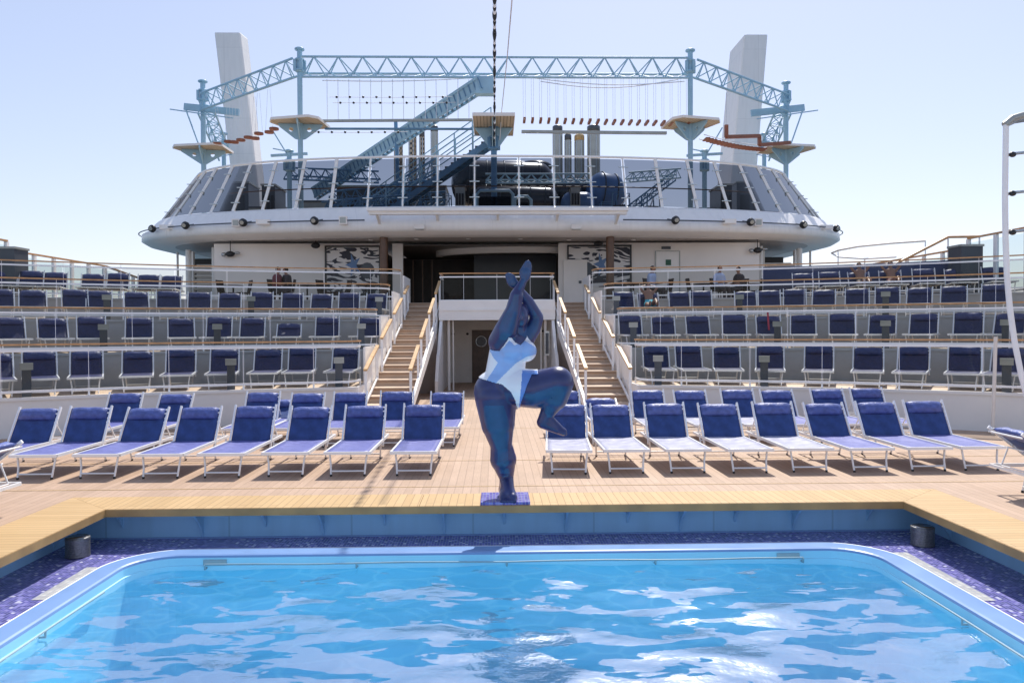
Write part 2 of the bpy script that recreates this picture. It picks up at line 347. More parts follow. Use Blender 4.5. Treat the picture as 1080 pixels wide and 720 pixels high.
def tag(o, label=None, cat=None, group=None, kind=None):
    if label: o['label'] = label
    if cat: o['category'] = cat
    if group: o['group'] = group
    if kind: o['kind'] = kind
    return o
def thing(name, label, cat, loc=(0,0,0), rz=0, group=None):
    o = bpy.data.objects.new(name, None); COL.objects.link(o); o.location = loc; o.rotation_euler = (0,0,rz)
    o.empty_display_size = .1
    return tag(o, label, cat, group)
CH = {}
def kids(o): return [c for c in COL.objects if c.parent == o]
def copy_tree(o, parent=None, cache={}):
    c = o.copy(); COL.objects.link(c); c.parent = parent
    if o.name not in cache: cache[o.name] = [k for k in bpy.data.objects if k.parent == o]
    for ch in cache[o.name]: copy_tree(ch, c)
    return c
ORD = ['first','second','third','fourth','fifth','sixth','seventh','eighth','ninth','tenth','eleventh','twelfth','thirteenth','fourteenth','fifteenth']
WAVE = .8; AIR = 1.0; DUST = .6; SKYS = .15; SUNE = 2.0; EXPO = 1.34; SGAM = .6; STINT = (.86,.82,.89,1)
# ================================================================== setting: deck and pool
POOL = dict(x0=-4.02, x1=4.26, y0=1.6, y1=8.62)       # inner edge of the rim
WX0, WX1, WY1, WY0 = -5.2, 5.50, 9.50, .9             # recess walls
CX0, CX1, CY1 = -4.68, 5.00, 9.16                     # timber coping inner edge
OX0, OX1, OY1 = -5.43, 5.78, 9.84                     # timber coping outer edge
def sheet(mb, x0, x1, y0, y1, z): mb.add([(x0,y0,z),(x1,y0,z),(x1,y1,z),(x0,y1,z)], [(0,1,2,3)])
mb = MB()
sheet(mb, -16, WX0, -30, 34, 0); sheet(mb, WX1, 16, -30, 34, 0); sheet(mb, WX0, WX1, WY1, 34, 0); sheet(mb, WX0, WX1, -30, WY0, 0)
tag(mb.build('pool_deck', 'deck', fix=False), 'tan planked open deck around the swimming pool', 'deck', kind='structure')
mb = MB(); mb.add([(-2500,-2500,-19),(2500,-2500,-19),(2500,2500,-19),(-2500,2500,-19)], [(0,1,2,3)])
M['sea'] = mat('sea_water', (.03,.09,.14), .25, var=.2, scale=.05)
tag(mb.build('sea', 'sea', fix=False), 'open blue sea around the ship', 'sea', kind='structure')
# thin caulked joints of the deck, set as narrow strips
mb = MB()
for y in (10.35, 12.4, 16.4):
    sheet(mb, -15.9, 15.9, y, y+.03, .004)
tag(mb.build('deck_seam', 'coping', fix=False), 'pale cross joints between the deck panels', 'seam', kind='structure')

# timber coping
cp = thing('pool_coping', 'honey coloured timber coping overhanging the pool recess', 'coping')
zt, zb = .018, -.065
def quadprism(p, m, name):
    mb = MB(); n = 4
    vs = [(x,y,zb) for x,y in p]+[(x,y,zt) for x,y in p]
    mb.add(vs, [(3,2,1,0),(4,5,6,7)]+[(i,(i+1) % 4,(i+1) % 4+4,i+4) for i in range(4)])
    o = mb.build(name, m, cp)
    return o
jx = atZ(433, 533, 0).x
quadprism([(CX0,CY1),(-.93,CY1),(-.93,OY1),(OX0,OY1)], 'coping', 'coping_board')
quadprism([(-.924,CY1),(CX1,CY1),(OX1,OY1),(-.924,OY1)], 'coping', 'coping_board')
quadprism([(OX0,.2),(CX0,.95),(CX0,CY1-.004),(OX0,OY1-.004)], 'coping_side', 'coping_board')
quadprism([(CX1,.95),(OX1,.2),(OX1,OY1-.004),(CX1,CY1-.004)], 'coping_side', 'coping_board')
quadprism([(OX0+.005,.196),(OX1-.005,.196),(CX1,.945),(CX0,.945)], 'coping', 'coping_board')

mb = MB()
for a_, b_ in (((CX0,CY1),(CX1,CY1)),):
    mb.box(CX0+.006, CX1-.006, CY1-.012, CY1-.002, zb-.008, zt-.004)
mb.build('edge_board', 'coping_edge', cp)
for xx in (CX0+.002, CX1-.010):
    mb = MB(); mb.box(xx, xx+.009, .96, CY1-.014, zb-.008, zt-.004); mb.build('edge_board', 'coping_edge', cp)
# recess walls and gussets
pr = thing('pool_surround', 'blue painted recess wall and tiled ledge round the pool', 'pool surround')
mb = MB(); t = .04; z0, z1 = -.455, -.066
mb.box(WX0-t, WX1+t, WY1, WY1+t, z0, z1); mb.box(WX0-t, WX0, WY0, WY1, z0, z1); mb.box(WX1, WX1+t, WY0, WY1, z0, z1); mb.box(WX0-t, WX1+t, WY0-t, WY0, z0, z1)
mb.build('recess_wall', 'blue_wall', pr)
mb = MB(); mb.box(WX0, WX1, WY1-.03, WY1-.001, -.43, -.415); mb.build('wall_foot_strip', 'rim', pr)
def gusset_y(x, big):
    d = .30 if big else .22
    b_ = -.43 if big else -.30
    mb = MB(); pts = [(WY1, -.067), (WY1-d, -.067)]
    for k in range(1, 7):
        a = k/7; pts.append((WY1-d*(1-a)**2-.02, -.067-(abs(b_)-.067)*a*1.0))
    pts.append((WY1, b_))
    mb.prism(pts, 'x', x-.012, x+.012); mb.build('gusset', 'blue_wall', pr)
gx = [131,214,280,340,405,468,532,598,665,722,782,846,929]
for i, px in enumerate(gx):
    gusset_y(atZ(px, 560, -.35).x, i % 2 == 1)
for sx, wx in ((1, WX0), (-1, WX1)):
    for k in range(10):
        y = 9.0-.78*k
        big = k % 2 == 0; d = .45 if big else .3; b_ = -.43 if big else -.3
        pts = [(wx, -.067), (wx+sx*d, -.067)]
        for q in range(1, 7):
            a = q/7; pts.append((wx+sx*(d*(1-a)**2+.02), -.067-(abs(b_)-.067)*a))
        pts.append((wx, b_))
        mb = MB(); mb.prism(pts, 'y', y-.012, y+.012); mb.build('gusset', 'blue_wall', pr)

# rounded rectangle helper (counter clockwise)
def rrect(x0, x1, y0, y1, r, n=10):
    pts = []
    for cx, cy, a0 in ((x1-r, y1-r, 0), (x0+r, y1-r, 90), (x0+r, y0+r, 180), (x1-r, y0+r, 270)):
        for k in range(n+1):
            a = R(a0+90*k/n); pts.append((cx+r*math.cos(a), cy+r*math.sin(a)))
    return pts
P = POOL; RW = .26
inn = rrect(P['x0'], P['x1'], P['y0'], P['y1'], .47); outr = rrect(P['x0']-RW, P['x1']+RW, P['y0']-RW, P['y1']+RW, .47+RW)
ZL = -.43
# ledge: strip from rim outer edge to rectangle
def torect(p):
    cx = (WX0+WX1)/2; cy = (WY0+WY1)/2; dx = p[0]-cx; dy = p[1]-cy
    hx = (WX1-WX0)/2; hy = (WY1-WY0)/2
    s_ = min(hx/abs(dx) if dx else 9e9, hy/abs(dy) if dy else 9e9); return (cx+dx*s_, cy+dy*s_)
mb = MB(); n = len(outr)
# split so the far corners are filled: use per point projection plus corner points
rect = [torect(p) for p in outr]
vs = [(x,y,ZL) for x,y in outr]+[(x,y,ZL) for x,y in rect]
fs = []
for i in range(n):
    j = (i+1) % n; a, b_ = rect[i], rect[j]
    if abs(a[0]-b_[0]) > 1e-4 and abs(a[1]-b_[1]) > 1e-4:
        cxn = a[0] if abs(a[0]-WX0) < 1e-3 or abs(a[0]-WX1) < 1e-3 else b_[0]
        cyn = a[1] if abs(a[1]-WY0) < 1e-3 or abs(a[1]-WY1) < 1e-3 else b_[1]
        vs.append((cxn, cyn, ZL)); fs.append((i, n+i, len(vs)-1, n+j, j))
    else: fs.append((i, n+i, n+j, j))
mb.add(vs, fs); mb.build('tiled_ledge', 'mosaic', pr)
for nm, xa, xb, ya, yb in (('l', P['x0']-RW-.19, P['x0']-RW-.02, 7.35, 8.35), ('r', P['x1']+RW+.02, P['x1']+RW+.19, 7.0, 8.55)):
    mb = MB(); sheet(mb, xa, xb, ya, yb, ZL+.004); mb.build('pale_tile_strip', 'mosaic_white', pr)
# pool
pl = thing('swimming_pool', 'pale blue swimming pool basin with rounded corners and a broad rim', 'swimming pool')
def ring(pts, z): return [(x,y,z) for x,y in pts]
def off(pts, d):
    out_ = []; k = len(pts)
    for i in range(k):
        a = Vector(pts[i-1]); b_ = Vector(pts[(i+1) % k]); t_ = (b_-a).normalized(); out_.append((pts[i][0]+t_.y*d, pts[i][1]-t_.x*d))
    return out_
mb = MB(); prof = [(RW, ZL-.05), (RW, ZL+.025), (RW-.015, ZL+.04), (.03, ZL+.045), (.008, ZL+.035), (0, ZL+.012)]
mb.loft([ring(off(inn, d), z) for d, z in prof], True, False); mb.build('rim', 'rim', pl, fix=True)
mb = MB(); mb.tube([(x,y,ZL+.030) for x,y in off(inn, RW+.004)], .010, 6, closed=True); mb.build('rim_trim', 'white_line', pl)
mb = MB(); mb.loft([ring(inn, ZL+.012), ring(off(inn, -.002), ZL-.07), ring(off(inn, -.012), ZL-.075), ring(off(inn, -.02), -1.75), ring(off(inn, -.15), -1.9)], True, False)
mb.add(ring(off(inn, -.15), -1.9), [tuple(range(len(inn)))]); mb.build('basin', 'pool', pl)
# grab rail just over the waterline
zr = -.478
o1 = off(inn, -.065)
far = [p for p in o1 if p[1] > 2.2]
k0 = 0
# sort along the rail: right side up, over far side, down left side
pts = [(o1[0][0], 2.4)]+[p for p in o1[:22]]+[(o1[21][0], 2.4)]
segs = [[p for p in pts if p[1] < 7.9 and p[0] > 0], [p for p in pts if p[1] > 8.2], [p for p in pts if p[1] < 7.9 and p[0] < 0]]
farp = [(x_, P['y1']-.065) for x_ in [P['x0']+.75+i*(P['x1']-P['x0']-1.5)/12 for i in range(13)]]
for sg in ([(P['x1']-.065, 2.2+i*.5) for i in range(12)], farp, [(P['x0']+.065, 2.2+i*.5) for i in range(12)]):
    gr = MB(); gr.tube([(x,y,zr+.006*math.sin(3*x+2*y)) for x,y in sg], .010, 8)
    rl = gr.build('grab_rail', 'rail_grey', pl)
    for q in range(0, len(sg), 3):
        x, y = sg[q]; b_ = MB()
        cx_, cy_ = (P['x0']+P['x1'])/2, 0
        if abs(y-(P['y1']-.065)) < 1e-4: b_.tube([(x,y,zr),(x,y,zr-.05),(x,y+.06,zr-.05)], .012, 6)
        else:
            sgn = 1 if x > 0 else -1; b_.tube([(x,y,zr),(x,y,zr-.05),(x+sgn*.06,y,zr-.05)], .012, 6)
        b_.build('rail_bracket', 'rail_grey', rl)
for px, py in ((372, 637), (703, 632)):      # suction grilles on the pool floor
    p = atZ(px, py, -1.88); b_ = MB(); b_.lathe((p.x, p.y, -1.895), [(.30, 0), (.30, .03), (.24, .06), (.04, .07)], 20); b_.build('floor_drain', 'grey_dark', pl)
for px in (226, 832):                        # inlets under the far rim
    p = atY(px, 590, P['y1']-.03); b_ = MB()
    b_.box(p.x-.13, p.x+.13, P['y1']-.018, P['y1']-.002, -.50, -.44)
    b_.build('skimmer_flap', 'rail_grey', pl)
# water surface
WZ = -.555
mb = MB(); nx, ny = 260, 230
from mathutils import noise
wi = inn
def inside(x, y):
    r = .47; x0, x1, y0, y1 = P['x0'], P['x1'], P['y0'], P['y1']
    cx = min(max(x, x0+r), x1-r); cy = min(max(y, y0+r), y1-r)
    dx, dy = x-cx, y-cy; d = math.hypot(dx, dy)
    if d > r: return cx+dx*r/d, cy+dy*r/d
    return x, y
vs = []
for j in range(ny+1):
    for i in range(nx+1):
        x = P['x0']+(P['x1']-P['x0'])*i/nx; y = P['y0']+(P['y1']-P['y0'])*j/ny
        x, y = inside(x, y)
        a = noise.noise(Vector((x*.9+3, y*1.3, .3)))*.050 + noise.noise(Vector((x*2.1, y*3.2+9, 4.1)))*.020 + noise.noise(Vector((x*5.0, y*6.5, 8.7)))*.0055
        vs.append((x, y, WZ+a*WAVE))
fs = [(j*(nx+1)+i, j*(nx+1)+i+1, (j+1)*(nx+1)+i+1, (j+1)*(nx+1)+i) for j in range(ny) for i in range(nx)]
mb.add(vs, fs, True)
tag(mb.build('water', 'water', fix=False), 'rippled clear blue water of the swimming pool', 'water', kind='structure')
# drums on the ledge
for px, py, lb in ((77, 589, 'squat dark drum on the mosaic ledge at the left pool corner'), (978, 577, 'squat dark drum on the mosaic ledge at the right pool corner')):
    p = atZ(px, py, ZL)
    o = thing('deck_drum', lb, 'drum', (p.x, p.y+.1, ZL), 0, 'dark drums at the pool corners')
    b_ = MB(); prof = [(.115,0),(.13,.005),(.13,.02)]
    for k in range(7): z = .03+k*.024; prof += [(.124,z),(.129,z+.008),(.129,z+.016)]
    prof += [(.13,.205),(.13,.22),(.122,.225)]
    b_.lathe((0,0,0), prof, 24); b_.build('body', 'drum', o)
    b_ = MB(); b_.lathe((0,0,.2255), [(.115,0),(.11,.006),(.02,.01)], 24); b_.build('lid', 'steel', o)

# ================================================================== terraces
X0 = .08; YC = -1.0
RR = [19.2, 21.8, 24.4, 27.3]; FL = [.80, 1.62, 2.45, 3.15]; TOP = [1.88, 2.71, 3.54, 4.22]
EDGE = 15.6; XS = 3.35
def Yr(Rk, x): return YC+math.sqrt(max(0, Rk*Rk-(x-X0)**2))
def arcx(sgn, n=40): return [X0+sgn*(XS+(EDGE-XS)*i/n) for i in range(n+1)]
for sgn, side in ((-1, 'left'), (1, 'right')):
    xs = arcx(sgn)
    for k in range(4):
        mb = MB()
        back = (lambda x: Yr(RR[k+1], x)) if k < 3 else (lambda x: 34.0)
        mb.loft([[(x, Yr(RR[k], x)-.03, FL[k]) for x in xs], [(x, back(x)-(.03 if k < 3 else 0), FL[k]) for x in xs]], smooth=False)
        lv = ['lowest', 'second', 'third', 'upper'][k]
        tag(mb.build('terrace_floor', 'terrace'), f'planked floor of the {lv} terrace on the {side} of the stairs', 'terrace', kind='structure')
        # front wall of the terrace
        zlow = 0 if k == 0 else FL[k-1]
        mb = MB()
        mb.loft([[(x, Yr(RR[k], x)-.03, zlow) for x in xs], [(x, Yr(RR[k], x)-.03, FL[k]-.002) for x in xs]], smooth=True)
        mb.loft([[(x, Yr(RR[k], x)-.07, FL[k]-.05) for x in xs], [(x, Yr(RR[k], x)-.07, FL[k]+.012) for x in xs], [(x, Yr(RR[k], x)+.05, FL[k]+.012) for x in xs]], smooth=False)
        w = thing('terrace_wall', f'{"pale" if k==0 else "grey"} curved wall below the {lv} terrace, {side} of the stairs', 'wall')
        mb.build('facing', 'retain' if k == 0 else 'wall_grey', w)
        # side cheek by the stairs
        mb = MB(); xe = X0+sgn*XS
        yb = Yr(RR[k+1], xe) if k < 3 else 29.2
        mb.box(min(xe, xe-sgn*.06), max(xe, xe-sgn*.06), Yr(RR[k], xe)-.03, yb-.035, 0, FL[k]+.012)
        mb.box(min(xe, xe-sgn*.05), max(xe, xe-sgn*.05), Yr(RR[k], xe)+1.0, yb-.12, FL[k]+.016, FL[k]+.92)
        mb.build('stair_cheek', 'white', w)

def balustrade(pts, zf, ztop, label, group='glass balustrades of the terraces', jt=1.55, end=True):
    """pts: plan polyline of the line of glass"""
    o = thing('glass_balustrade', label, 'balustrade', (0,0,0), 0, group)
    # resample
    pts = [Vector(p) for p in pts]; Ls = [0]
    for a, b_ in zip(pts, pts[1:]): Ls.append(Ls[-1]+(b_-a).length)
    def at(s_):
        for i in range(len(pts)-1):
            if s_ <= Ls[i+1] or i == len(pts)-2:
                f = (s_-Ls[i])/(Ls[i+1]-Ls[i]); return pts[i].lerp(pts[i+1], f)
    tot = Ls[-1]; n = max(1, round(tot/jt)); st = tot/n
    fine = [at(tot*i/(n*4)) for i in range(n*4+1)]
    mb = MB(); mb.sweep([(p.x, p.y, ztop) for p in fine], .075, .035); mb.build('handrail', 'wood_rail', o)
    mb = MB(); mb.sweep([(p.x, p.y, ztop-.125) for p in fine], .05, .045)
    mb.build('top_rail', 'frame', o)
    mb = MB(); mb.sweep([(p.x, p.y, zf+.13) for p in fine], .05, .045)
    mb.build('bottom_rail', 'frame', o)
    for i in range(n+1):
        p = at(st*i); mb = MB()
        mb.tube([(p.x,p.y,zf+.01),(p.x,p.y,zf+.12)], .022, 6, mi=0); mb.tube([(p.x,p.y,zf+.12),(p.x,p.y,ztop-.02)], .006, 6)
        mb.build('post', 'frame', o)
    for i in range(n):
        a = at(st*i+.03); b_ = at(st*(i+1)-.03); mb = MB()
        d = (b_-a).normalized(); nn = Vector((d.y, -d.x))*.005
        z0_, z1_ = zf+.155, ztop-.15
        mb.add([(a.x,a.y,z0_),(b_.x,b_.y,z0_),(b_.x,b_.y,z1_),(a.x,a.y,z1_)], [(0,1,2,3)])
        mb.build('glass_panel', 'glass', o)
    return o
for sgn, side in ((-1, 'left'), (1, 'right')):
    xs = arcx(sgn)
    for k in range(4):
        lv = ['lowest', 'second', 'third', 'topmost'][k]
        xe = X0+sgn*(XS+.04)
        pts = [(xe, Yr(RR[k], xe)+.75)] if k else [(xe, Yr(RR[k], xe)+.75)]
        pts += [(xe, Yr(RR[k], xe)+.3), (xe+sgn*.08, Yr(RR[k], xe)+.1), (xe+sgn*.25, Yr(RR[k], xe)+.02)]+[(x, Yr(RR[k], x)+.02) for x in xs[2:]]
        balustrade(pts, FL[k], TOP[k], f'curved glass balustrade of the {lv} terrace, {side} of the stairs')

M['stair_shadow'] = mat('under_stair_shade', (.40,.35,.32), .6)  # shade of the gap under the stairs put into the wall colour
# ------------------------------------------------------------------ stairs
STEPS = 19; RISE = 3.15/STEPS; RUN = .60; SY = 17.7
def zst(Y): return (Y-SY)/RUN*RISE
for sgn, side in ((-1, 'left'), (1, 'right')):
    st = thing('staircase', f'wide planked staircase rising on the {side} of the central balcony', 'staircase', (0,0,0), 0, 'staircases beside the central balcony')
    xa, xb = sorted((X0+sgn*2.15, X0+sgn*3.28))
    for k in range(STEPS):
        mb = MB(); y0_ = SY+RUN*k; z = RISE*(k+1)
        mb.box(xa, xb, y0_, y0_+RUN-.001 if k < STEPS-1 else y0_+RUN, z-.03, z, 0)
        mb.box(xa+.001, xb-.001, y0_-.012, y0_+.03, z-.055, z-.031, 1)
        mb.box(xa+.002, xb-.002, y0_+.02, y0_+.05, z-RISE, z-.056, 0)
        mb.build('step', ['stair_tread', 'stair_nose'], st)
    # stringers
    mb = MB(); xi = X0+sgn*2.12
    poly = [(SY-.1, 0), (SY+RUN*STEPS, 3.15-.45), (SY+RUN*STEPS, 3.17), (SY, RISE+.08), (SY-.1, .1)]
    mb.prism(poly, 'x', min(xi, xi-sgn*.05), max(xi, xi-sgn*.05)); mb.build('stringer', 'white', st)
    for xr, nm in ((X0+sgn*2.12, 'in'), (X0+sgn*3.2, 'out')):
        for k in range(4):     # one sloping handrail per flight
            ya = [18.3, 20.95, 23.6, 26.3][k]; yb = ya+1.95
            if nm == 'out' and k == 3: yb = ya+1.2
            za, zb_ = zst(ya)+1.02, zst(yb)+1.02
            mb = MB(); mb.beam((xr, ya, za), (xr, yb, zb_), .09, .05); hr = mb.build('handrail', 'wood_pale', st)
            mb = MB()
            for y in (ya+.08, yb-.08):
                mb.beam((xr, y, zst(y)+.05), (xr, y, zst(y)+.99), .06, .05, up=(0,1,0))
            mb.beam((xr, ya, za-.06), (xr, yb, zb_-.06), .04, .05)
            mb.beam((xr, ya, zst(ya)+.2), (xr, yb, zst(yb)+.2), .04, .05)
            mb.build('handrail_frame', 'frame', st)

# ------------------------------------------------------------------ centre balcony and alcove
YB = 26.4; BX0, BX1 = X0-2.02, X0+2.02
al = thing('central_balcony', 'white central balcony with a sheltered alcove and doorway beneath', 'balcony')
mb = MB(); mb.box(BX0, BX1, YB, YB+.12, 2.47, 3.16); mb.box(BX0, BX1, YB-.03, YB, 2.80, 2.86); mb.build('fascia', 'white', al)
mb = MB(); mb.box(BX0, BX1, YB+.12, 30.6, 3.06, 3.15); mb.build('floor_slab', 'terrace', al)
mb = MB(); mb.box(BX0, BX1, YB+.12, 30.6, 2.50, 3.05); mb.build('underside', 'alcove', al)
mb = MB(); mb.box(BX0-1.3, BX1+1.3, 30.7, 30.8, 0, 3.05); mb.build('back_wall', 'alcove', al)
for sg in (-1, 1):
    mb = MB(); xw = X0+sg*2.0
    poly = [(24.2, 0), (24.2, .5), (24.9, 1.3), (25.2, 1.4), (YB+.05, 2.47), (30.7, 2.47), (30.7, 0)]
    mb.prism(poly, 'x', min(xw, xw-sg*.1), max(xw, xw-sg*.1)); mb.build('wing_wall', 'white', al)
    mb = MB(); mb.tube([(xw-sg*.3, YB+.3, 0), (xw-sg*.3, YB+.3, 2.49)], .05, 10); mb.build('drain_pipe', 'alcove', al)
    mb = MB(); mb.tube([(xw-sg*.45, YB+.35, 0), (xw-sg*.45, YB+.35, 2.49)], .03, 10); mb.build('drain_pipe', 'alcove', al)
dx = atY(514, 370, 30.7).x
dr = MB(); dr.box(dx-.62, dx+.62, 30.66, 30.69, 0, 2.12); d_ = dr.build('door', 'door_wood', al); tag(d_, 'dark brown door with a round porthole')
for k in range(9):
    pass
b_ = MB(); pc = atY(507.5, 360, 30.6)
b_.tube([(pc.x+.21*math.cos(a*PI/12), 30.65, pc.z+.21*math.sin(a*PI/12)) for a in range(24)], .03, 8, closed=True); b_.build('porthole_ring', 'steel', d_)
b_ = MB(); b_.add([(pc.x+.19*math.cos(a*PI/12), 30.652, pc.z+.19*math.sin(a*PI/12)) for a in range(24)], [tuple(range(24))]); b_.build('porthole_pane', 'grey_dark', d_)
b_ = MB(); b_.tube([(dx+.5,30.66,1.0),(dx+.5,30.6,1.0),(dx+.4,30.6,1.0)], .012, 6); b_.build('handle', 'steel', d_)
for px, py in ((478, 352), (493, 352), (572, 349), (578, 349)):
    p = atY(px, py, 30.6); b_ = MB(); b_.ell((p.x, 30.64, p.z), (.06,.06,.05)); b_.build('wall_lamp', 'black', al)
# wall set in the recess beside the stair, coloured as its shade
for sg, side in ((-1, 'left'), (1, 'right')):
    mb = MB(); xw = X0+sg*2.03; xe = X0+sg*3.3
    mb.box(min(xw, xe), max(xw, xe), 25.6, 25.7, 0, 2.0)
    tag(mb.build('under_stair_wall', 'stair_shadow'), f'shade-toned end wall closing the space under the {side} stairs', 'wall')
xs_ = X0+2.02
b_ = MB(); p = atY(577.5, 360, 24.6); b_.box(X0+1.90, X0+1.98, 24.9, 25.0, 1.2, 1.8)
# loudspeaker panel on right wing wall
sp_ = thing('wall_speaker', 'tall narrow grey panel on the wing wall right of the alcove', 'panel')
p = atY(577, 362, 26.2); b_ = MB(); b_.box(p.x-.08, p.x+.08, 26.2, 26.26, p.z-.42, p.z+.42); b_.build('housing', 'steel', sp_)
b_ = MB(); b_.box(p.x-.055, p.x+.055, 26.19, 26.2, p.z-.36, p.z+.36); b_.build('grille', 'grey_dark', sp_)
tag(balustrade([(BX0+.04, YB+1.6), (BX0+.04, YB+.1), (BX1-.04, YB+.1), (BX1-.04, YB+1.6)], 3.03, 4.1, 'straight glass balustrade along the front of the central balcony', jt=1.25))
# ================================================================== loungers
def make_lounger(fab, seat, pil, ang=44, name='sun_lounger', BL=.63):
    o = thing(name, None, 'sun lounger')
    W = .33; zs = .345; hinge = 1.34; a = R(ang)
    mb = MB()
    for sx in (-1, 1):
        mb.beam((sx*W, 0, zs), (sx*W, 1.95, zs), .028, .042)
    mb.beam((-W-.014, .012, zs), (W+.014, .012, zs), .03, .042)
    mb.beam((-W, 1.94, zs), (W, 1.94, zs), .028, .035); mb.beam((-W, 1.36, zs-.01), (W, 1.36, zs-.01), .022, .022)
    fr_ = mb.build('frame', 'frame', o)
    # legs: front U and rear U 
    for y, tip, nm in ((.10, -.06, 'leg'), (1.52, .06, 'leg')):
        b_ = MB(); zc = .075
        for sx in (-1, 1):
            b_.tube([(sx*(W-.055), y, zs-.02), (sx*(W-.075), y+tip*.3, .17), (sx*(W-.085), y+tip, .008)], .015, 8)
        b_.tube([(-(W-.082), y+tip*.85, zc), (W-.082, y+tip*.85, zc)], .013, 8)
        lg = b_.build(nm, 'frame', o)
        for sx in (-1, 1):
            if fab == 'navy': continue
            b_ = MB(); b_.tube([(sx*(W-.085), y+tip, .0), (sx*(W-.085), y+tip, .03)], .018, 8); b_.build('foot_cap', 'rubber', lg)
    # seat sling
    ny, nx = 14, 8; vs = []
    for j in range(ny+1):
        y = .03+(hinge-.03)*j/ny
        for i in range(nx+1):
            u = -1+2*i/nx; sag = .018*(1-u*u)*math.sin(PI*j/ny)+.003*math.sin(9*y+4*u)
            vs.append((u*(W-.018), y, zs+.014-sag))
    mb = MB(); mb.add(vs, [(j*(nx+1)+i, j*(nx+1)+i+1, (j+1)*(nx+1)+i+1, (j+1)*(nx+1)+i) for j in range(ny) for i in range(nx)], True)
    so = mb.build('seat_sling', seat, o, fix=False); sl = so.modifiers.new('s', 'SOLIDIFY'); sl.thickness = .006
    # backrest
    def bp(y, h=0): return (hinge+y*math.cos(a)-h*math.sin(a), zs+.01+y*math.sin(a)+h*math.cos(a))
    mb = MB()
    for sx in (-1, 1):
        p0, p1 = bp(-.12), bp(BL); mb.beam((sx*(W+.004), p0[0], p0[1]), (sx*(W+.004), p1[0], p1[1]), .026, .042)
    q = bp(BL*.56, -.065); mb.tube([(-W, q[0], q[1]), (W, q[0], q[1])], .012, 6)
    q = bp(BL-.04, -.045); mb.tube([(-W, q[0], q[1]), (W, q[0], q[1])], .012, 6)
    for t in (BL-.06, BL-.13): 
        q = bp(t, .012)
        mb.beam((W+.005, q[0], q[1]), (W-.035, q[0], q[1]), .03, .022)
    for t in (.34, .41): 
        q = bp(t, .0)
        mb.beam((W+.02, q[0], q[1]), (W-.02, q[0], q[1]), .03, .03)
    mb.build('backrest_frame', 'frame', o)
    vs = []; ny = 14
    for j in range(ny+1):
        t = -.02+(BL-.03)*j/ny
        for i in range(nx+1):
            u = -1+2*i/nx; sag = (.004 if t > BL-.26 else .03)*(1-u*u)*math.sin(PI*min(1, max(0, j/ny)))+.006*math.sin(13*t+6*u)*(1-abs(u))
            y, z = bp(t, .012-sag); vs.append((u*(W-.02), y, z))
    mb = MB(); mb.add(vs, [(j*(nx+1)+i, j*(nx+1)+i+1, (j+1)*(nx+1)+i+1, (j+1)*(nx+1)+i) for j in range(ny) for i in range(nx)], True)
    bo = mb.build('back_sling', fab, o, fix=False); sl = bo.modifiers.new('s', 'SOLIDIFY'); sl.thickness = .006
    # pillow
    rings = []; prof = [(0,-.006),(.02,.045),(.07,.08),(.125,.085),(.185,.065),(.215,.02),(.22,-.012)]
    rr = random.Random(int(ang*10)+len(fab))
    for i in range(13):
        u = -1+2*i/12; x = u*(W-.035); sq = (1-abs(u)**6)*.75+.25; row = []
        for t, h in prof:
            wob = .005*math.sin(7*u+t*30+ang)+rr.uniform(-.003, .003)
            y, z = bp(BL-.25+t+.02*(1-sq)*(1 if t < .1 else -1), h*sq+wob+.008); row.append((x, y, z))
        y, z = bp(BL-.14, -.01); row.append((x, y, z)); rings.append(row)
    mb = MB(); mb.loft(rings, True, True, cap=True); mb.build('pillow', pil, o)
    # support strut
    b_ = MB()
    for sx in (-1, 1):
        q = bp(BL*.56, -.065); b_.tube([(sx*(W-.03), q[0], q[1]), (sx*(W-.03), 1.82, zs)], .010, 6)
    b_.tube([(-(W-.03), 1.82, zs), (W-.03, 1.82, zs)], .010, 6)
    b_.build('support_strut', 'frame', o)
    return o
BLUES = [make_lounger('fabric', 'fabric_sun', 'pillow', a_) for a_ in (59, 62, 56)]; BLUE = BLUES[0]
SHEENS = [make_lounger('fabric', 'fabric_sheen', 'pillow', a_) for a_ in (60, 57)]; SHEEN = SHEENS[0]
NAVY = [make_lounger('navy', 'navy_seat', 'navy_pillow', a_) for a_ in (60, 65, 56)]
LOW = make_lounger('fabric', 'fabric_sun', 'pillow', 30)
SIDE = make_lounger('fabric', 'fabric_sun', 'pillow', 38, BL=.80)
LOWN = make_lounger('navy', 'navy_seat', 'navy_pillow', 33)
used = {}
def place(proto, loc, rz, label, group):
    if used.get(proto.name): o = copy_tree(proto)
    else: o = proto; used[proto.name] = True
    o.location = loc; o.rotation_euler = (0, 0, rz); o['label'] = label; o['group'] = group; return o
rnd = random.Random(3)
# front row
GF = 'blue loungers in the front row by the pool'
fl_px = [-16, 45, 109, 175, 238, 303, 368, 437]; n = len(fl_px)
for i, px in enumerate(fl_px):
    p = atZ(px, 503-3*i/8, 0); k = n-1-i
    p = Vector((p.x, 11.12+rnd.uniform(-.03, .03), 0))
    lb = f'blue lounger in the front row left of the statue, {ORD[k]} from the statue' if k else 'blue lounger with bright seat, front row, nearest to the left side of the statue'
    place(BLUES[i % 3], p, R(rnd.uniform(-.6, .6)), lb, GF)
fr_px = [601, 663.5, 730, 797, 864, 930, 996, 1057]
for i, px in enumerate(fr_px):
    p = atZ(px, 502, 0); p = Vector((p.x-.0, 11.12+rnd.uniform(-.03, .03), 0))
    lb = f'{"sheen-pale blue" if i < 5 else "blue"} seated lounger in the front row right of the statue, {ORD[i]} from the statue'
    place(SHEENS[i % 2] if i < 5 else BLUES[i % 3], p, R(-4 if i == 0 else rnd.uniform(-.6, .6)), lb, GF)
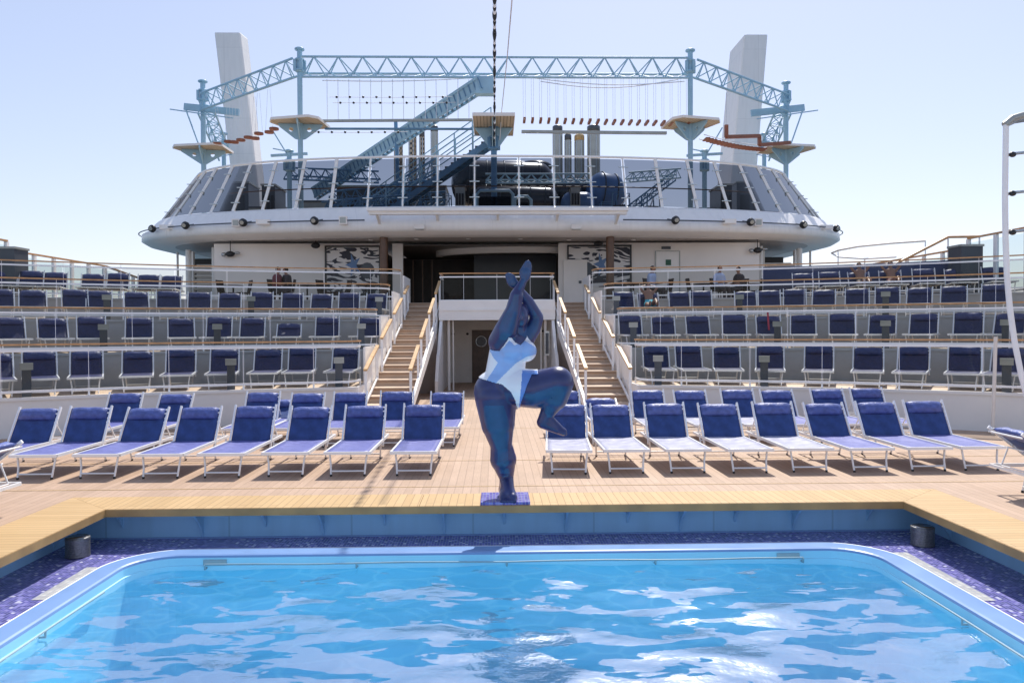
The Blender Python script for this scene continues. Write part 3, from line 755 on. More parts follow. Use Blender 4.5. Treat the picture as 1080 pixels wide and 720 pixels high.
# rear row (head pixel)
GB = 'blue loungers in the back row under the terrace wall'
rl_px = [136, 186, 243, 280, 325, 372, 421, 470]; n = len(rl_px)
for i, px in enumerate(rl_px):
    if i == 2:
        p = atZ(252, 458, .345); place(LOW, (p.x-.05, 14.2, 0), 0, 'blue lounger reclined low in the back row, between raised ones on the left', GB); continue
    x = atY(px, 414, 15.55).x; k = n-1-i
    place(BLUES[(i+1) % 3], (x, 13.9, 0), R(rnd.uniform(-1.5, 1.5)), f'blue lounger in the back row left of the statue, {ORD[k]} counting outwards from it', GB)
rr_px = [592, 635, 681, 729, 776, 819, 870, 912]
for i, px in enumerate(rr_px):
    x = atY(px, 414, 15.55).x
    if i == 1:
        c_ = copy_tree(LOW); c_.location = (x, 14.05, 0); c_['label'] = 'blue lounger reclined lower than its neighbours, back row right of the statue'; c_['group'] = GB; continue
    place(SHEENS[i % 2] if i < 5 else BLUES[i % 3], (x, 13.9, 0), R(rnd.uniform(-1.5, 1.5)), f'blue lounger in the back row right of the statue, {ORD[i]} counting outwards from it', GB)
# side loungers beside the pool, heads towards the pool
c_ = copy_tree(SIDE); c_.location = (8.4, 9.35, 0); c_.rotation_euler = (0, 0, R(88)); tag(c_, 'blue lounger cut off by the right edge, its raised back towards the pool', 'sun lounger', 'loungers at the sides of the pool')
c_ = SIDE; c_.location = (-7.6, 8.85, 0); c_.rotation_euler = (0, 0, R(-92)); tag(c_, 'blue lounger cut off by the left edge, its raised back towards the pool', 'sun lounger', 'loungers at the sides of the pool')
# terrace rows
rows = {
 (0,-1): [-6,41,91,145,191,237,283,319,365], (0,1): [691,725,766,812,864,916,964,1018,1065],
 (1,-1): [9,55,96,147,191,232,267,305,346,391], (1,1): [664,699,735,774,810,847,888,931,975,1022,1066],
 (2,-1): [0,35,79,105,144,178,211,243,277,309,340,369,398], (2,1): [657,683,716,739,786,811,838,869,904,936,970,1006,1050],
 (3,-1): [6,35,60,99,126,158,182], (3,1): [846,874,905,938,973,1008,1047]}
lvn = ['lowest', 'second', 'third', 'upper']
q = 0
for (k, sgn), pxs in rows.items():
    side = 'left' if sgn < 0 else 'right'
    order = sorted(range(len(pxs)), key=lambda i: -sgn*(-pxs[i]) if False else sgn*pxs[i])
    for rank, i in enumerate(order):
        px = pxs[i]
        d = ray(px, 340); az = math.atan2(d.x, d.y)
        Rh = RR[k]+1.96
        # intersect azimuth with circle of head radius centred (X0, YC)
        bq = -(d.x*X0+d.y*YC); aq = d.x**2+d.y**2; cq = X0*X0+YC*YC-Rh*Rh
        t = (-bq+math.sqrt(bq*bq-aq*cq))/aq
        hx, hy = d.x*t, d.y*t
        azd = math.degrees(az)
        th = (1.55*abs(azd)-14)*(1 if azd > 0 else -1)
        if k == 3: th = azd*.7
        th += rnd.uniform(-3, 3)
        ux, uy = math.sin(R(th)), math.cos(R(th))
        loc = (hx-ux*1.64, hy-uy*1.64, FL[k]+.002)
        if sgn < 0: lb = f'navy lounger on the {lvn[k]} terrace left of the stairs, {ORD[rank]} from the stairs'
        else: lb = f'navy lounger on the {lvn[k]} terrace right of the stairs, {ORD[rank]} from the stairs'
        if k == 3: lb = lb.replace('from the stairs', 'from the cafe columns')
        proto = NAVY[q % 3]; q += 1
        if (k, sgn, i) in ((1, -1, 7),): proto = LOWN
        place(proto, loc, R(-th), lb, f'navy loungers on the {lvn[k]} terrace')
# low bollard lamps behind the glass
lamps = {0: [27, 243, 357, 694, 806, 1062], 1: [109, 229, 381, 668, 820, 934, 1061], 2: [113, 265, 400, 650, 780, 934]}
proto = thing('bollard_lamp', '', 'lamp')
b_ = MB(); b_.box(-.085, .085, -.05, .05, 0, .56); b_.build('post', 'grey_dark', proto)
b_ = MB(); b_.box(-.12, .12, -.07, .07, .561, .70); b_.build('lamp_head', 'flue', proto)
first = True
for k, pxs in lamps.items():
    for j, px in enumerate(pxs):
        d = ray(px, 340); Rh = RR[k]+.22
        bq = -(d.x*X0+d.y*YC); aq = d.x**2+d.y**2; cq = X0*X0+YC*YC-Rh*Rh; t = (-bq+math.sqrt(bq*bq-aq*cq))/aq
        o = proto if first else copy_tree(proto); first = False
        o.location = (d.x*t, d.y*t, FL[k]+.001); o.rotation_euler = (0, 0, -math.atan2(d.x, d.y))
        h = [v for v in pxs if v < 522]; g = [v for v in pxs if v > 522]
        rk, sd = (len(h)-1-j, 'left') if px < 522 else (j-len(h), 'right')
        o['label'] = f'dark bollard lamp behind the {lvn[k]} balustrade, {sd} side, {ORD[rk]} from the stairs'; o['group'] = 'bollard lamps behind the balustrades'

# ================================================================== figures by union of rounded limbs
def blend(name, parts, voxel, mats, smooth=3, rule=None, parent=None):
    mb = MB()
    for p in parts:
        if p[0] == 'c': mb.cap(*p[1:])
        elif p[0] == 'e': mb.ell(p[1], p[2], 44, 30, p[3] if len(p) > 3 else None)
    me = mb.mesh('tmp', mats[0])
    o = bpy.data.objects.new('tmp', me); COL.objects.link(o)
    r_ = o.modifiers.new('r', 'REMESH'); r_.mode = 'VOXEL'; r_.voxel_size = voxel; r_.use_smooth_shade = True
    s_ = o.modifiers.new('s', 'SMOOTH'); s_.factor = .6; s_.iterations = smooth
    dg = bpy.context.evaluated_depsgraph_get(); dg.update()
    m2 = bpy.data.meshes.new_from_object(o.evaluated_get(dg)); bpy.data.objects.remove(o)
    m2.materials.clear()
    for mm in mats: m2.materials.append(M[mm])
    for p in m2.polygons:
        p.use_smooth = True
        p.material_index = rule(p.center, p.normal) if rule else 0
    o = bpy.data.objects.new(name, m2); COL.objects.link(o)
    if parent: o.parent = parent
    return o
def shell(name, src, inside_fn, off_, mats, rule, parent, thick=.006):
    me = src.data; vs = [v.co+v.normal*off_ for v in me.vertices]
    fs = [p for p in me.polygons if inside_fn(p.center)]
    idx = {}; V = []; F = []; MI = []
    for p in fs:
        f = []
        for v in p.vertices:
            if v not in idx: idx[v] = len(V); V.append(tuple(vs[v]))
            f.append(idx[v])
        F.append(f); MI.append(rule(p.center, p.normal) if rule else 0)
    m2 = bpy.data.meshes.new(name); m2.from_pydata(V, [], F)
    for mm in mats: m2.materials.append(M[mm])
    m2.polygons.foreach_set('use_smooth', [True]*len(F)); m2.polygons.foreach_set('material_index', MI)
    o = bpy.data.objects.new(name, m2); COL.objects.link(o); o.parent = parent
    s_ = o.modifiers.new('s', 'SOLIDIFY'); s_.thickness = thick; s_.offset = 0
    return o
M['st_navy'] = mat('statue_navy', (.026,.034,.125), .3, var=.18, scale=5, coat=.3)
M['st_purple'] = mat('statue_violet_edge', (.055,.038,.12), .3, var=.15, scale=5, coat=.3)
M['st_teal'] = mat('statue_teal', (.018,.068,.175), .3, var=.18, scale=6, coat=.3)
M['st_light'] = mat('suit_light_blue', (.30,.48,.82), .3, var=.06, scale=4, coat=.4)
M['st_mid'] = mat('suit_mid_blue', (.13,.27,.66), .3, var=.06, scale=4, coat=.4)
M['st_white'] = mat('suit_white', (.88,.90,.93), .3, var=.03, scale=4, coat=.4)
M['st_base'] = mosaic_mat('statue_base_tile', [(0,(.12,.10,.42)),(.4,(.18,.16,.55)),(.8,(.25,.24,.62))], .04)
ps = atZ(533, 531, .02)
STX, STY = ps.x, 9.47
sta = thing('statue', 'dark blue painted statue of a dancing woman in a pale swimsuit, arms crossed overhead', 'statue', (STX, STY, zt))
b_ = MB(); b_.box(-.30, .30, -.30, .27, .001, .035); b_.build('base_plate', 'st_base', sta)
def V3(x, y, z): return Vector((x, y, z))
parts = [
 # standing leg
 ('c', V3(.02,.09,.11), V3(.03,-.16,.10), .105, .09), ('c', V3(.02,.0,.17), V3(.09,-.24,.075), .085, .06), ('c', V3(.02,.0,.17), V3(-.02,-.22,.07), .085, .055), ('c', V3(.02,.0,.24), V3(.04,-.18,.12), .09, .075),
 ('c', V3(.01,.03,.12), V3(.02,.03,.26), .088, .088), ('c', V3(.02,.03,.26), V3(-.02,.03,.50), .09, .168), ('c', V3(-.02,.03,.50), V3(-.045,.0,.68), .168, .138),
 ('c', V3(-.045,-.01,.68), V3(-.085,.0,.95), .138, .212), ('c', V3(-.085,.0,.95), V3(-.11,.0,1.28), .212, .265), ('e', V3(.10,.0,1.30), V3(.11,.17,.19)),
 ('e', V3(-.10,.02,1.36), V3(.285,.26,.26)),
 # pelvis
 ('e', V3(.02,.0,1.45), V3(.31,.25,.22)), ('c', V3(.03,.0,1.50), V3(.07,.0,1.70), .235, .185),
 # torso
 ('c', V3(.07,.0,1.68), V3(.075,.0,1.90), .182, .215), ('e', V3(.08,.01,1.93), V3(.26,.18,.17)),
 ('c', V3(-.0,.01,1.92), V3(-.03,.01,1.58), .165, .20), ('e', V3(.26,-.09,1.86), V3(.13,.13,.125)), ('e', V3(.10,-.14,1.87), V3(.15,.12,.125)),
 ('c', V3(-.03,.0,1.99), V3(.22,.03,2.02), .125, .11),
 ('c', V3(.17,.01,2.02), V3(.20,-.01,2.17), .085, .07),
 # head
 ('e', V3(.20,-.015,2.29), V3(.105,.125,.155)), ('e', V3(.205,-.03,2.235), V3(.08,.10,.10)),
 ('c', V3(.205,-.135,2.30), V3(.207,-.155,2.26), .012, .02),
 # near arm
 ('c', V3(-.05,-.03,1.98), V3(.02,-.10,2.12), .15, .145), ('c', V3(.02,-.10,2.12), V3(.11,-.18,2.36), .145, .098), ('c', V3(.11,-.18,2.36), V3(.15,-.20,2.54), .098, .082),
 ('c', V3(.14,-.20,2.54), V3(.235,-.17,2.72), .075, .045),
 ('e', V3(.262,-.17,2.80), V3(.068,.042,.10), Matrix.Rotation(R(10), 3, 'Y')),
 # far arm
 ('c', V3(.26,.05,2.0), V3(.36,.10,2.14), .12, .105), ('c', V3(.36,.10,2.14), V3(.415,.12,2.27), .105, .085), ('c', V3(.415,.12,2.28), V3(.30,.05,2.48), .085, .072),
 ('c', V3(.30,.05,2.48), V3(.175,-.04,2.64), .07, .045), ('e', V3(.13,-.06,2.70), V3(.055,.035,.08), Matrix.Rotation(R(-40), 3, 'Y')),
 # raised leg
 ('c', V3(.10,-.04,1.41), V3(.38,-.16,1.39), .235, .235), ('c', V3(.38,-.16,1.39), V3(.64,-.26,1.48), .235, .20), ('e', V3(.655,-.27,1.50), V3(.175,.18,.175)),
 ('c', V3(.66,-.27,1.46), V3(.61,-.23,1.30), .175, .165), ('c', V3(.61,-.23,1.30), V3(.525,-.20,1.10), .165, .085),
 ('c', V3(.52,-.20,1.12), V3(.48,-.19,1.00), .085, .085), ('c', V3(.47,-.19,.99), V3(.71,-.23,.875), .082, .052), ('c', V3(.51,-.20,1.04), V3(.67,-.22,.91), .075, .05),
]
# fingers of both hands, toes
def fingers(c, d, across, L0, r0, fwd):
    c = Vector(c); d = Vector(d).normalized(); across = Vector(across).normalized(); fwd = Vector(fwd)
    for i, (o_, l) in enumerate(((-1.5,.80),(-.5,1),(.5,.95),(1.5,.72))):
        b0 = c+across*o_*r0*1.3; b1 = b0+d*L0*l*.55+fwd*.01; b2 = b1+d*L0*l*.45+fwd*.03
        parts.append(('c', b0, b1, r0, r0*.92)); b2 = b2.lerp(c+d*L0, .35); parts.append(('c', b1, b2, r0*.92, r0*.7))
    b0 = c-d*.07-across*r0*2.4; b1 = b0+d*.05-across*.012+fwd*.015; parts.append(('c', b0, b1, r0*1.05, r0)); parts.append(('c', b1, b1+d*.05+across*.008, r0, r0*.75))
fingers((.272,-.17,2.84), (.22,0,1), (1,0,-.22), .125, .022, (0,-1,0))
fingers((.10,-.06,2.74), (-.85,0,1), (1,0,.85), .10, .021, (0,-1,0))
for i in range(5):
    parts.append(('c', V3(-.045+.038*i,-.23,.062), V3(-.05+.040*i,-.295-.012*(i in (1,2,3)),.045), .029 if i < 4 else .034, .022 if i < 4 else .03))
for i in range(5):
    parts.append(('c', V3(.66,-.27+.024*i,.885), V3(.735+.012*(i in (1,2)),-.275+.026*i,.85), .024, .019))
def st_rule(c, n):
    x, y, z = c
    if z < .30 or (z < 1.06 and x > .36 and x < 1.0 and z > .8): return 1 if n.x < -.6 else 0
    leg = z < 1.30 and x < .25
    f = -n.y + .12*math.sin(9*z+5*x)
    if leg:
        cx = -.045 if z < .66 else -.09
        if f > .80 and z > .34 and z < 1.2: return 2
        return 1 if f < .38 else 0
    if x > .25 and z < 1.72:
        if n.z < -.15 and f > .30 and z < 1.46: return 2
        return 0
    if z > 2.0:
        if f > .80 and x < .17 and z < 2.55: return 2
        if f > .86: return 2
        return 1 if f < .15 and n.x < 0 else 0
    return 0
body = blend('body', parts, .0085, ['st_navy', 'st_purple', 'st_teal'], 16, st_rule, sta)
def lerpc(pts, x):
    if x <= pts[0][0]: return pts[0][1]
    for (a, b), (c_, d) in zip(pts, pts[1:]):
        if x <= c_: return b+(d-b)*(x-a)/(c_-a)
    return pts[-1][1]
def suit_in(c):
    x, y, z = c
    if z > 2.06 or z < 1.05: return False
    if z > 1.72:
        top = lerpc([(-.30,1.90),(-.20,1.89),(-.13,1.87),(-.06,1.86),(.0,1.93),(.05,2.03),(.08,2.03),(.13,1.96),(.19,1.93),(.24,1.97),(.28,2.04),(.31,1.99),(.40,1.90)], x)
        if y > .03: top = max(top, 1.93)
        return z < top
    if x > .40 and y < .1: return False
    leg = lerpc([(-.40,1.55),(-.27,1.515),(-.03,1.46),(.08,1.37),(.13,1.27),(.165,1.10),(.175,1.10),(.20,1.26),(.27,1.46),(.33,1.58)], x)
    if y > .12: leg = max(1.30, 1.5-.6*abs(x-.05))
    return z > leg
def suit_rule(c, n):
    x, y, z = c
    if z > 1.84:
        edge = lerpc([(-.3,1.86),(-.06,1.84),(.0,1.88),(.06,1.96),(.12,1.90),(.25,1.95),(.4,1.86)], x)
        if z > edge+.03 or x < -.17: return 1
        return 0
    lf = lerpc([(1.45,-.27),(1.50,-.22),(1.60,-.15),(1.72,-.08),(1.78,-.13),(1.84,-.16)], z)
    rt = lerpc([(1.15,-.4),(1.45,-.12),(1.50,-.08),(1.60,.02),(1.72,.14),(1.80,.27),(1.84,.45)], z)
    if x < lf: return 1
    if x < rt: return 0
    if z < 1.62 and x > .185+.1*(z-1.3): return 2
    return 1
shell('swimsuit', body, suit_in, .007, ['st_light', 'st_white', 'st_mid'], suit_rule, sta)
b_ = MB(); b_.ell((.20,.03,2.32), (.108,.12,.14), 18, 12); b_.ell((.20,.14,2.36), (.06,.06,.06), 12, 8); b_.build('hair', 'st_purple', sta)

# ------------------------------------------------------------------ people (small in the picture)
def person(name_lbl, loc, rz, pose, shirt, trousers='shirt_dark', bald=False, sc=1, group=None):
    o = thing('person', name_lbl, 'person', loc, rz, group)
    H = .45
    if pose == 'sit':      # seat height .45, facing -Y
        pr_ = [('c',V3(-.0,.02,.52),V3(0,.05,.72),.15,.14),('c',V3(0,.05,.72),V3(0,.02,.98),.15,.16),('c',V3(-.13,.02,1.0),V3(.13,.02,1.0),.08,.08),('c',V3(0,.02,1.05),V3(0,-.01,1.16),.055,.05),
              ('e',V3(0,-.03,1.27),V3(.078,.098,.115)),('c',V3(0,-.12,1.27),V3(0,-.135,1.25),.012,.016)]
        for s in (-1, 1):
            pr_ += [('c',V3(s*.19,.02,.98),V3(s*.24,.0,.74),.055,.045),('c',V3(s*.24,.0,.74),V3(s*.12,-.26,.72),.042,.032),('e',V3(s*.10,-.32,.72),V3(.035,.06,.025)),
                   ('c',V3(s*.09,.0,.52),V3(s*.11,-.42,.50),.085,.062),('c',V3(s*.11,-.42,.50),V3(s*.11,-.45,.10),.058,.04),('c',V3(s*.11,-.42,.06),V3(s*.11,-.60,.04),.042,.034)]
            for f in range(3): pr_.append(('c',V3(s*.10+(f-1)*.02,-.36,.72),V3(s*.10+(f-1)*.022,-.42,.705),.011,.009))
        hz = 1.27; hy = -.03
    elif pose == 'recline':   # lying back on a lounger, arms behind head; origin at lounger foot end
        pr_ = [('c',V3(0,1.0,.47),V3(0,1.13,.58),.14,.13),('c',V3(0,1.13,.58),V3(0,1.28,.84),.13,.14),('c',V3(-.12,1.28,.86),V3(.12,1.28,.86),.07,.07),('c',V3(0,1.3,.9),V3(0,1.34,.98),.05,.048),('e',V3(0,1.37,1.07),V3(.075,.092,.11)),('c',V3(0,1.28,1.07),V3(0,1.265,1.05),.012,.016)]
        for s in (-1, 1):
            pr_ += [('c',V3(s*.17,1.28,.88),V3(s*.29,1.26,1.04),.046,.038),('c',V3(s*.29,1.26,1.04),V3(s*.10,1.42,1.10),.036,.03),('e',V3(s*.07,1.45,1.10),V3(.045,.03,.035)),
                   ('c',V3(s*.1,.95,.47),V3(s*.12,.55,.60 if s > 0 else .45),.085,.062),('c',V3(s*.12,.55,.60 if s > 0 else .45),V3(s*.12,.14,.42),.055,.038),('c',V3(s*.12,.14,.42),V3(s*.12,.08,.54),.04,.032)]
        hz = 1.07; hy = 1.37
    body_ = blend('body', pr_, .022, ['skin'], 2, None, o)
    body_.data.materials[0] = M['skin']
    if pose == 'sit':
        shell('shirt', body_, lambda c: c.z > .60 and c.z < 1.09 and (abs(c.x) < .30) and c.y > -.16, .012, [shirt], None, o)
        shell('trousers', body_, lambda c: c.z <= .62 and c.z > .13 and not (c.z > .66), .010, [trousers], None, o)
    else:
        shell('swimwear', body_, lambda c: c.y > .82 and c.y < 1.12 and c.z < .62, .010, [trousers], None, o)
    if not bald:
        b_ = MB(); b_.ell((0, hy+.022, hz+.03), (.084, .092, .098), 14, 10); b_.build('hair', 'hair', o)
    return o
def bistro_chair(loc, rz, lb):
    o = thing('bistro_chair', lb, 'chair', loc, rz, 'brown chairs of the cafe deck')
    b_ = MB(); b_.box(-.24, .24, -.24, .24, .40, .45); b_.build('seat', 'bistro', o)
    b_ = MB(); b_.loft([[(-.25+.5*i/6, .24+.05*math.sin(PI*i/6)+.08*t, .46+.46*t) for i in range(7)] for t in (0,.5,1)]); ob = b_.build('backrest', 'bistro', o); s_ = ob.modifiers.new('s','SOLIDIFY'); s_.thickness = .04
    for sx in (-.21,.21):
        for sy in (-.21,.21):
            b_ = MB(); b_.tube([(sx,sy,.41),(sx*1.08,sy*1.08,0)], .02, 6); b_.build('leg', 'bistro', o)
    return o
def bistro_table(loc, lb):
    o = thing('bistro_table', lb, 'table', loc, 0, 'round tables of the cafe deck')
    b_ = MB(); b_.lathe((0,0,0), [(.38,.70),(.40,.71),(.40,.735),(.38,.74)], 20); b_.build('tabletop', 'bistro', o)
    b_ = MB(); b_.tube([(0,0,.02),(0,0,.70)], .035, 8); b_.build('pedestal', 'bistro', o)
    b_ = MB(); b_.lathe((0,0,0), [(.24,0),(.24,.015),(.05,.03)], 16); b_.build('foot', 'bistro', o)
ZC = 3.152
def cx(px, Y): return atY(px, 300, Y).x
YP = 28.9
seats = [(688, YP, 60, 'shirt_blue', 'man in a pale blue shirt sitting by the right columns of the cafe deck'),
         (759, YP, 20, 'shirt_blue', 'person in a pale shirt seated at a cafe table below the small wall sign'),
         (779, YP+.5, -60, 'shirt_dark', 'person in dark clothes leaning at the rightmost cafe table'),
         (293, YP, 70, 'shirt_red', 'person in a maroon shirt at a cafe table on the left deck'),
         (302, YP+.2, -80, 'shirt_dark', 'person in black facing the maroon shirted person at the left cafe table')]
for px, Y, rz, sh, lb in seats:
    x = cx(px, Y)
    bistro_chair((x, Y, ZC), R(rz), 'brown chair taken by the ' + lb.split(' sitting')[0].split(' seated')[0].split(' leaning')[0].split(' at a')[0].split(' facing')[0])
    person(lb, (x, Y, ZC+.0), R(rz), 'sit', sh)
for px, lb in ((246, 'round cafe table at the far left of the cafe deck'), (324, 'round cafe table left of the left mural'), (386, 'round cafe table in front of the left mural'),
               (668, 'round cafe table beside the right brown column'), (742, 'round cafe table between two seated guests on the right'), (790, 'round cafe table near the louvred bay on the right')):
    bistro_table((cx(px, 29.6), 29.6, ZC), lb)
for i, (px, rz, lb) in enumerate(((256,-60,'empty brown chair right of the leftmost cafe table'), (344,70,'empty brown chair below the left edge of the left mural'), (361,-60,'empty brown chair in the middle of the left mural'),
                   (700,-80,'empty brown chair behind the man in the pale blue shirt'), (733,90,'empty brown chair right of the white door'), (797,-90,'empty brown chair at the rightmost cafe table'), (239,80,'empty brown chair left of the leftmost cafe table'))):
    bistro_chair((cx(px, 29.3), 29.3, ZC), R(rz), lb)
# sunbathers on the upper right loungers, one on the third terrace
for (px, k, lb, tr_) in ((914, 3, 'sunbather lying with arms behind head on the upper right terrace, left of two', 'shirt_dark'), (942, 3, 'sunbather lying on the upper right terrace, right of two', 'shirt_red')):
    best = min([o for o in COL.objects if o.get('category') == 'sun lounger' and abs(o.location.z-FL[3]) < .1 and o.location.x > 0], key=lambda o: abs(522+800*(o.location.x+.1)/(o.location.y+1.5)-px))
    person(lb, best.location+Vector((-math.sin(best.rotation_euler.z)*.13, math.cos(best.rotation_euler.z)*.13, 0)), best.rotation_euler.z, 'recline', None, tr_)
best = min([o for o in COL.objects if o.get('category') == 'sun lounger' and abs(o.location.z-FL[2]) < .1 and o.location.x > 0], key=lambda o: abs(522+800*(o.location.x)/(o.location.y+1.5)-685))
person('sunbather in turquoise trunks reclining on the third terrace near the right stairs', best.location+Vector((-math.sin(best.rotation_euler.z)*.13, math.cos(best.rotation_euler.z)*.13, 0)), best.rotation_euler.z, 'recline', None, 'teal_cloth')
# red towel on a second terrace lounger
best = min([o for o in COL.objects if o.get('category') == 'sun lounger' and abs(o.location.z-FL[1]) < .1 and o.location.x > 0], key=lambda o: abs(522+800*(o.location.x)/(o.location.y+1.5)-812))
tw = MB(); row = []
for t in range(7):
    u = t/6; row.append([(x_, 1.63-.33*u, .96-.50*u+.01*math.sin(9*u)) for x_ in (-.035,-.01,.015)])
tw.loft(row); o = tw.build('towel', 'red_cloth'); s_ = o.modifiers.new('s', 'SOLIDIFY'); s_.thickness = .015
o.location = best.location; o.rotation_euler = best.rotation_euler; tag(o, 'red towel hanging over a navy lounger on the second terrace', 'towel')
# ================================================================== deck house: cafe level and oval roof deck
def sheer(x): return .30*(x/16.0)**2
def oval(a, b, c, t, z, p=2.0):      # t from -90 to 90: front half of the oval, towards the pool
    x = a*math.sin(R(t)); y = c-b*math.cos(R(t)); return (x, y, z+sheer(x))
TS = [-90+3*i for i in range(61)]
def contour(a, b, z, back=52, c=39.0):
    pts = [oval(a, b, c, t, z) for t in TS]
    return [(pts[0][0], back, pts[0][2])]+pts+[(pts[-1][0], back, pts[-1][2])]
hs = thing('deck_house', 'white two storey deck house with a wide oval upper deck over the cafe', 'deck house')
mb = MB()
prof = [(15.9,7.7,5.93),(16.7,8.35,5.86),(17.1,8.8,5.92),(17.3,9.0,6.03)]
mb.loft([contour(a, b, z) for a, b, z in prof]); mb.build('soffit_edge', 'warm_white', hs)
mb = MB()
prof = [(17.3,9.0,6.03),(17.42,9.12,6.10),(17.40,9.10,6.40),(17.15,8.9,6.55),(16.75,8.62,6.98),(16.6,8.5,7.09),(16.3,8.2,7.10)]
mb.loft([contour(a, b, z) for a, b, z in prof]); mb.build('fascia', 'fascia', hs)
mb = MB(); c_ = contour(16.3, 8.2, 7.08); mb.add(c_, [tuple(range(len(c_)))]); mb.build('upper_deck_floor', 'terrace', hs)
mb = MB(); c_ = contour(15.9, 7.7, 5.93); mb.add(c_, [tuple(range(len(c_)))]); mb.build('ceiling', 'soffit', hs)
# dropped arc soffit over the centre
mb = MB()
def arc2(a, b, cy, z, n=24): return [(a*math.sin(R(-90+180*i/n))+1.2, cy-b*math.cos(R(-90+180*i/n)), z) for i in range(n+1)]
mb.loft([arc2(4.0, 2.2, 36.4, 5.92), arc2(4.0, 2.2, 36.4, 5.62), arc2(3.7, 1.9, 36.4, 5.60)], smooth=True)
mb.build('ceiling_ring', 'warm_white', hs)
# walls of the cafe
YW = 33.6; ztop = 5.95
def wall(px0, px1, m_, nm='wall', y=YW, z0=3.15, z1=ztop):
    mb = MB(); mb.box(atY(px0, 290, y).x, atY(px1, 290, y).x, y, y+.15, z0, z1); return mb.build(nm, m_, hs)
wall(226, 404, 'warm_white'); wall(414, 425, 'warm_white'); wall(589, 801, 'warm_white')
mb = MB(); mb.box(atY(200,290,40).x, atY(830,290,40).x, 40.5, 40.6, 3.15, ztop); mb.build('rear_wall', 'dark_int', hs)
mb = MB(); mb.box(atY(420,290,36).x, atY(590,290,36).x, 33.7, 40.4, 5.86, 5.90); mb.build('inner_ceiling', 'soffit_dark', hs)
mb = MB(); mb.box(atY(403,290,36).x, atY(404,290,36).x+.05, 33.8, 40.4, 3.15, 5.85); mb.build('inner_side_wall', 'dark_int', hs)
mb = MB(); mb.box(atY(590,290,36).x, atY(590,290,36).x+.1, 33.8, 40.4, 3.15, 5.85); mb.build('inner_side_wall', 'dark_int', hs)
mb = MB(); mb.box(-16, 16, 34, 52, 3.10, 3.146); mb.build('cafe_floor', 'terrace', hs)
mb = MB(); mb.box(X0-XS, X0+XS, 29.12, 33.99, 3.06, 3.148); mb.build('landing_floor', 'terrace', hs)
# dark bar with back counter
mb = MB(); xa = atY(500,290,38).x; xb = atY(590,290,38).x
mb.box(xa, xb, 38.0, 38.1, 3.15, 5.85); mb.build('bar_wall', 'grey_dark', hs)
for i in range(5):
    x = atY(415+10*i, 290, 37.5).x; mb = MB(); mb.box(x, x+.06, 37.5, 37.56, 3.15, 5.6); mb.build('door_frame', 'brown_col', hs)
# big glass front panes left dark, rounded white door leaf at the right stair head
d_ = MB(); xa, xb = atY(600,290,31).x, atY(627,290,31).x; d_.box(xa, xb, 33.45, 33.55, 3.15, 5.2)
dd = d_.build('door', 'warm_white', hs); b_ = MB(); b_.box((xa+xb)/2+.15, (xa+xb)/2+.27, 33.42, 33.449, 4.15, 4.27); b_.build('door_plate', 'grey_dark', dd)
# white door with sign
xa, xb = atY(692,290,YW).x, atY(716,290,YW).x
mb = MB(); mb.box(xa, xb, YW-.03, YW-.002, 3.15, 5.55); dd = mb.build('door', 'white', hs); tag(dd, 'white door with a small green sign')
mb = MB(); mb.sweep([(xa-.03,YW-.03,3.15),(xa-.03,YW-.03,5.58),(xb+.03,YW-.03,5.58),(xb+.03,YW-.03,3.15)], .04, .04, up=(0,1,0)); mb.build('door_frame', 'flue', dd)
M['green_sign'] = mat('green_sign', (.03,.12,.07), .5)
mb = MB(); xm = (xa+xb)/2+.03; mb.box(xm-.12, xm+.12, YW-.05, YW-.031, 4.95, 5.2); dd2 = mb.build('door_sign', 'green_sign', dd)
mb = MB(); mb.box(xm-.3, xm+.1, YW-.08, YW-.002, 5.66, 5.78); mb.build('exit_lamp', 'grey_dark', hs)
# mural panels
for px0, px1, lb in ((343, 402, 'black and white abstract mural on the wall left of the entrance'), (598, 666, 'black and white abstract mural on the wall right of the entrance')):
    o = thing('mural', lb, 'mural'); xa, xb = atY(px0,290,YW).x, atY(px1,290,YW).x
    za, zb_ = 3.6 if px0 < 500 else 4.0, 5.82
    mb = MB(); mb.box(xa+.08, xb-.08, YW-.05, YW-.002, za, zb_-.06)
    mb.build('panel', 'mural', o)
    mb = MB(); mb.sweep([(xa+.04,YW-.06,3.2),(xa+.04,YW-.06,zb_),(xb-.04,YW-.06,zb_),(xb-.04,YW-.06,3.2)], .09, .08, up=(0,1,0)); mb.build('frame', 'black', o)
    xc = atY(373 if px0 < 500 else 634, 290, YW).x; zc = 5.0
    mb = MB(); poly = []
    for i in range(10):
        r_ = .55 if i % 2 == 0 else .2; a = PI/2+i*PI/5+.3; poly.append((xc+.65*r_*math.cos(a), zc+r_*math.sin(a)))
    mb.prism(poly, 'y', YW-.056, YW-.0505); mb.build('blue_star', 'blue_tank', o)
    mb = MB(); mb.ell((xc+(.6 if px0 < 500 else -.65), YW-.055, 4.75), (.32,.006,.36)); mb.build('dark_blot', 'grey_dark', o)
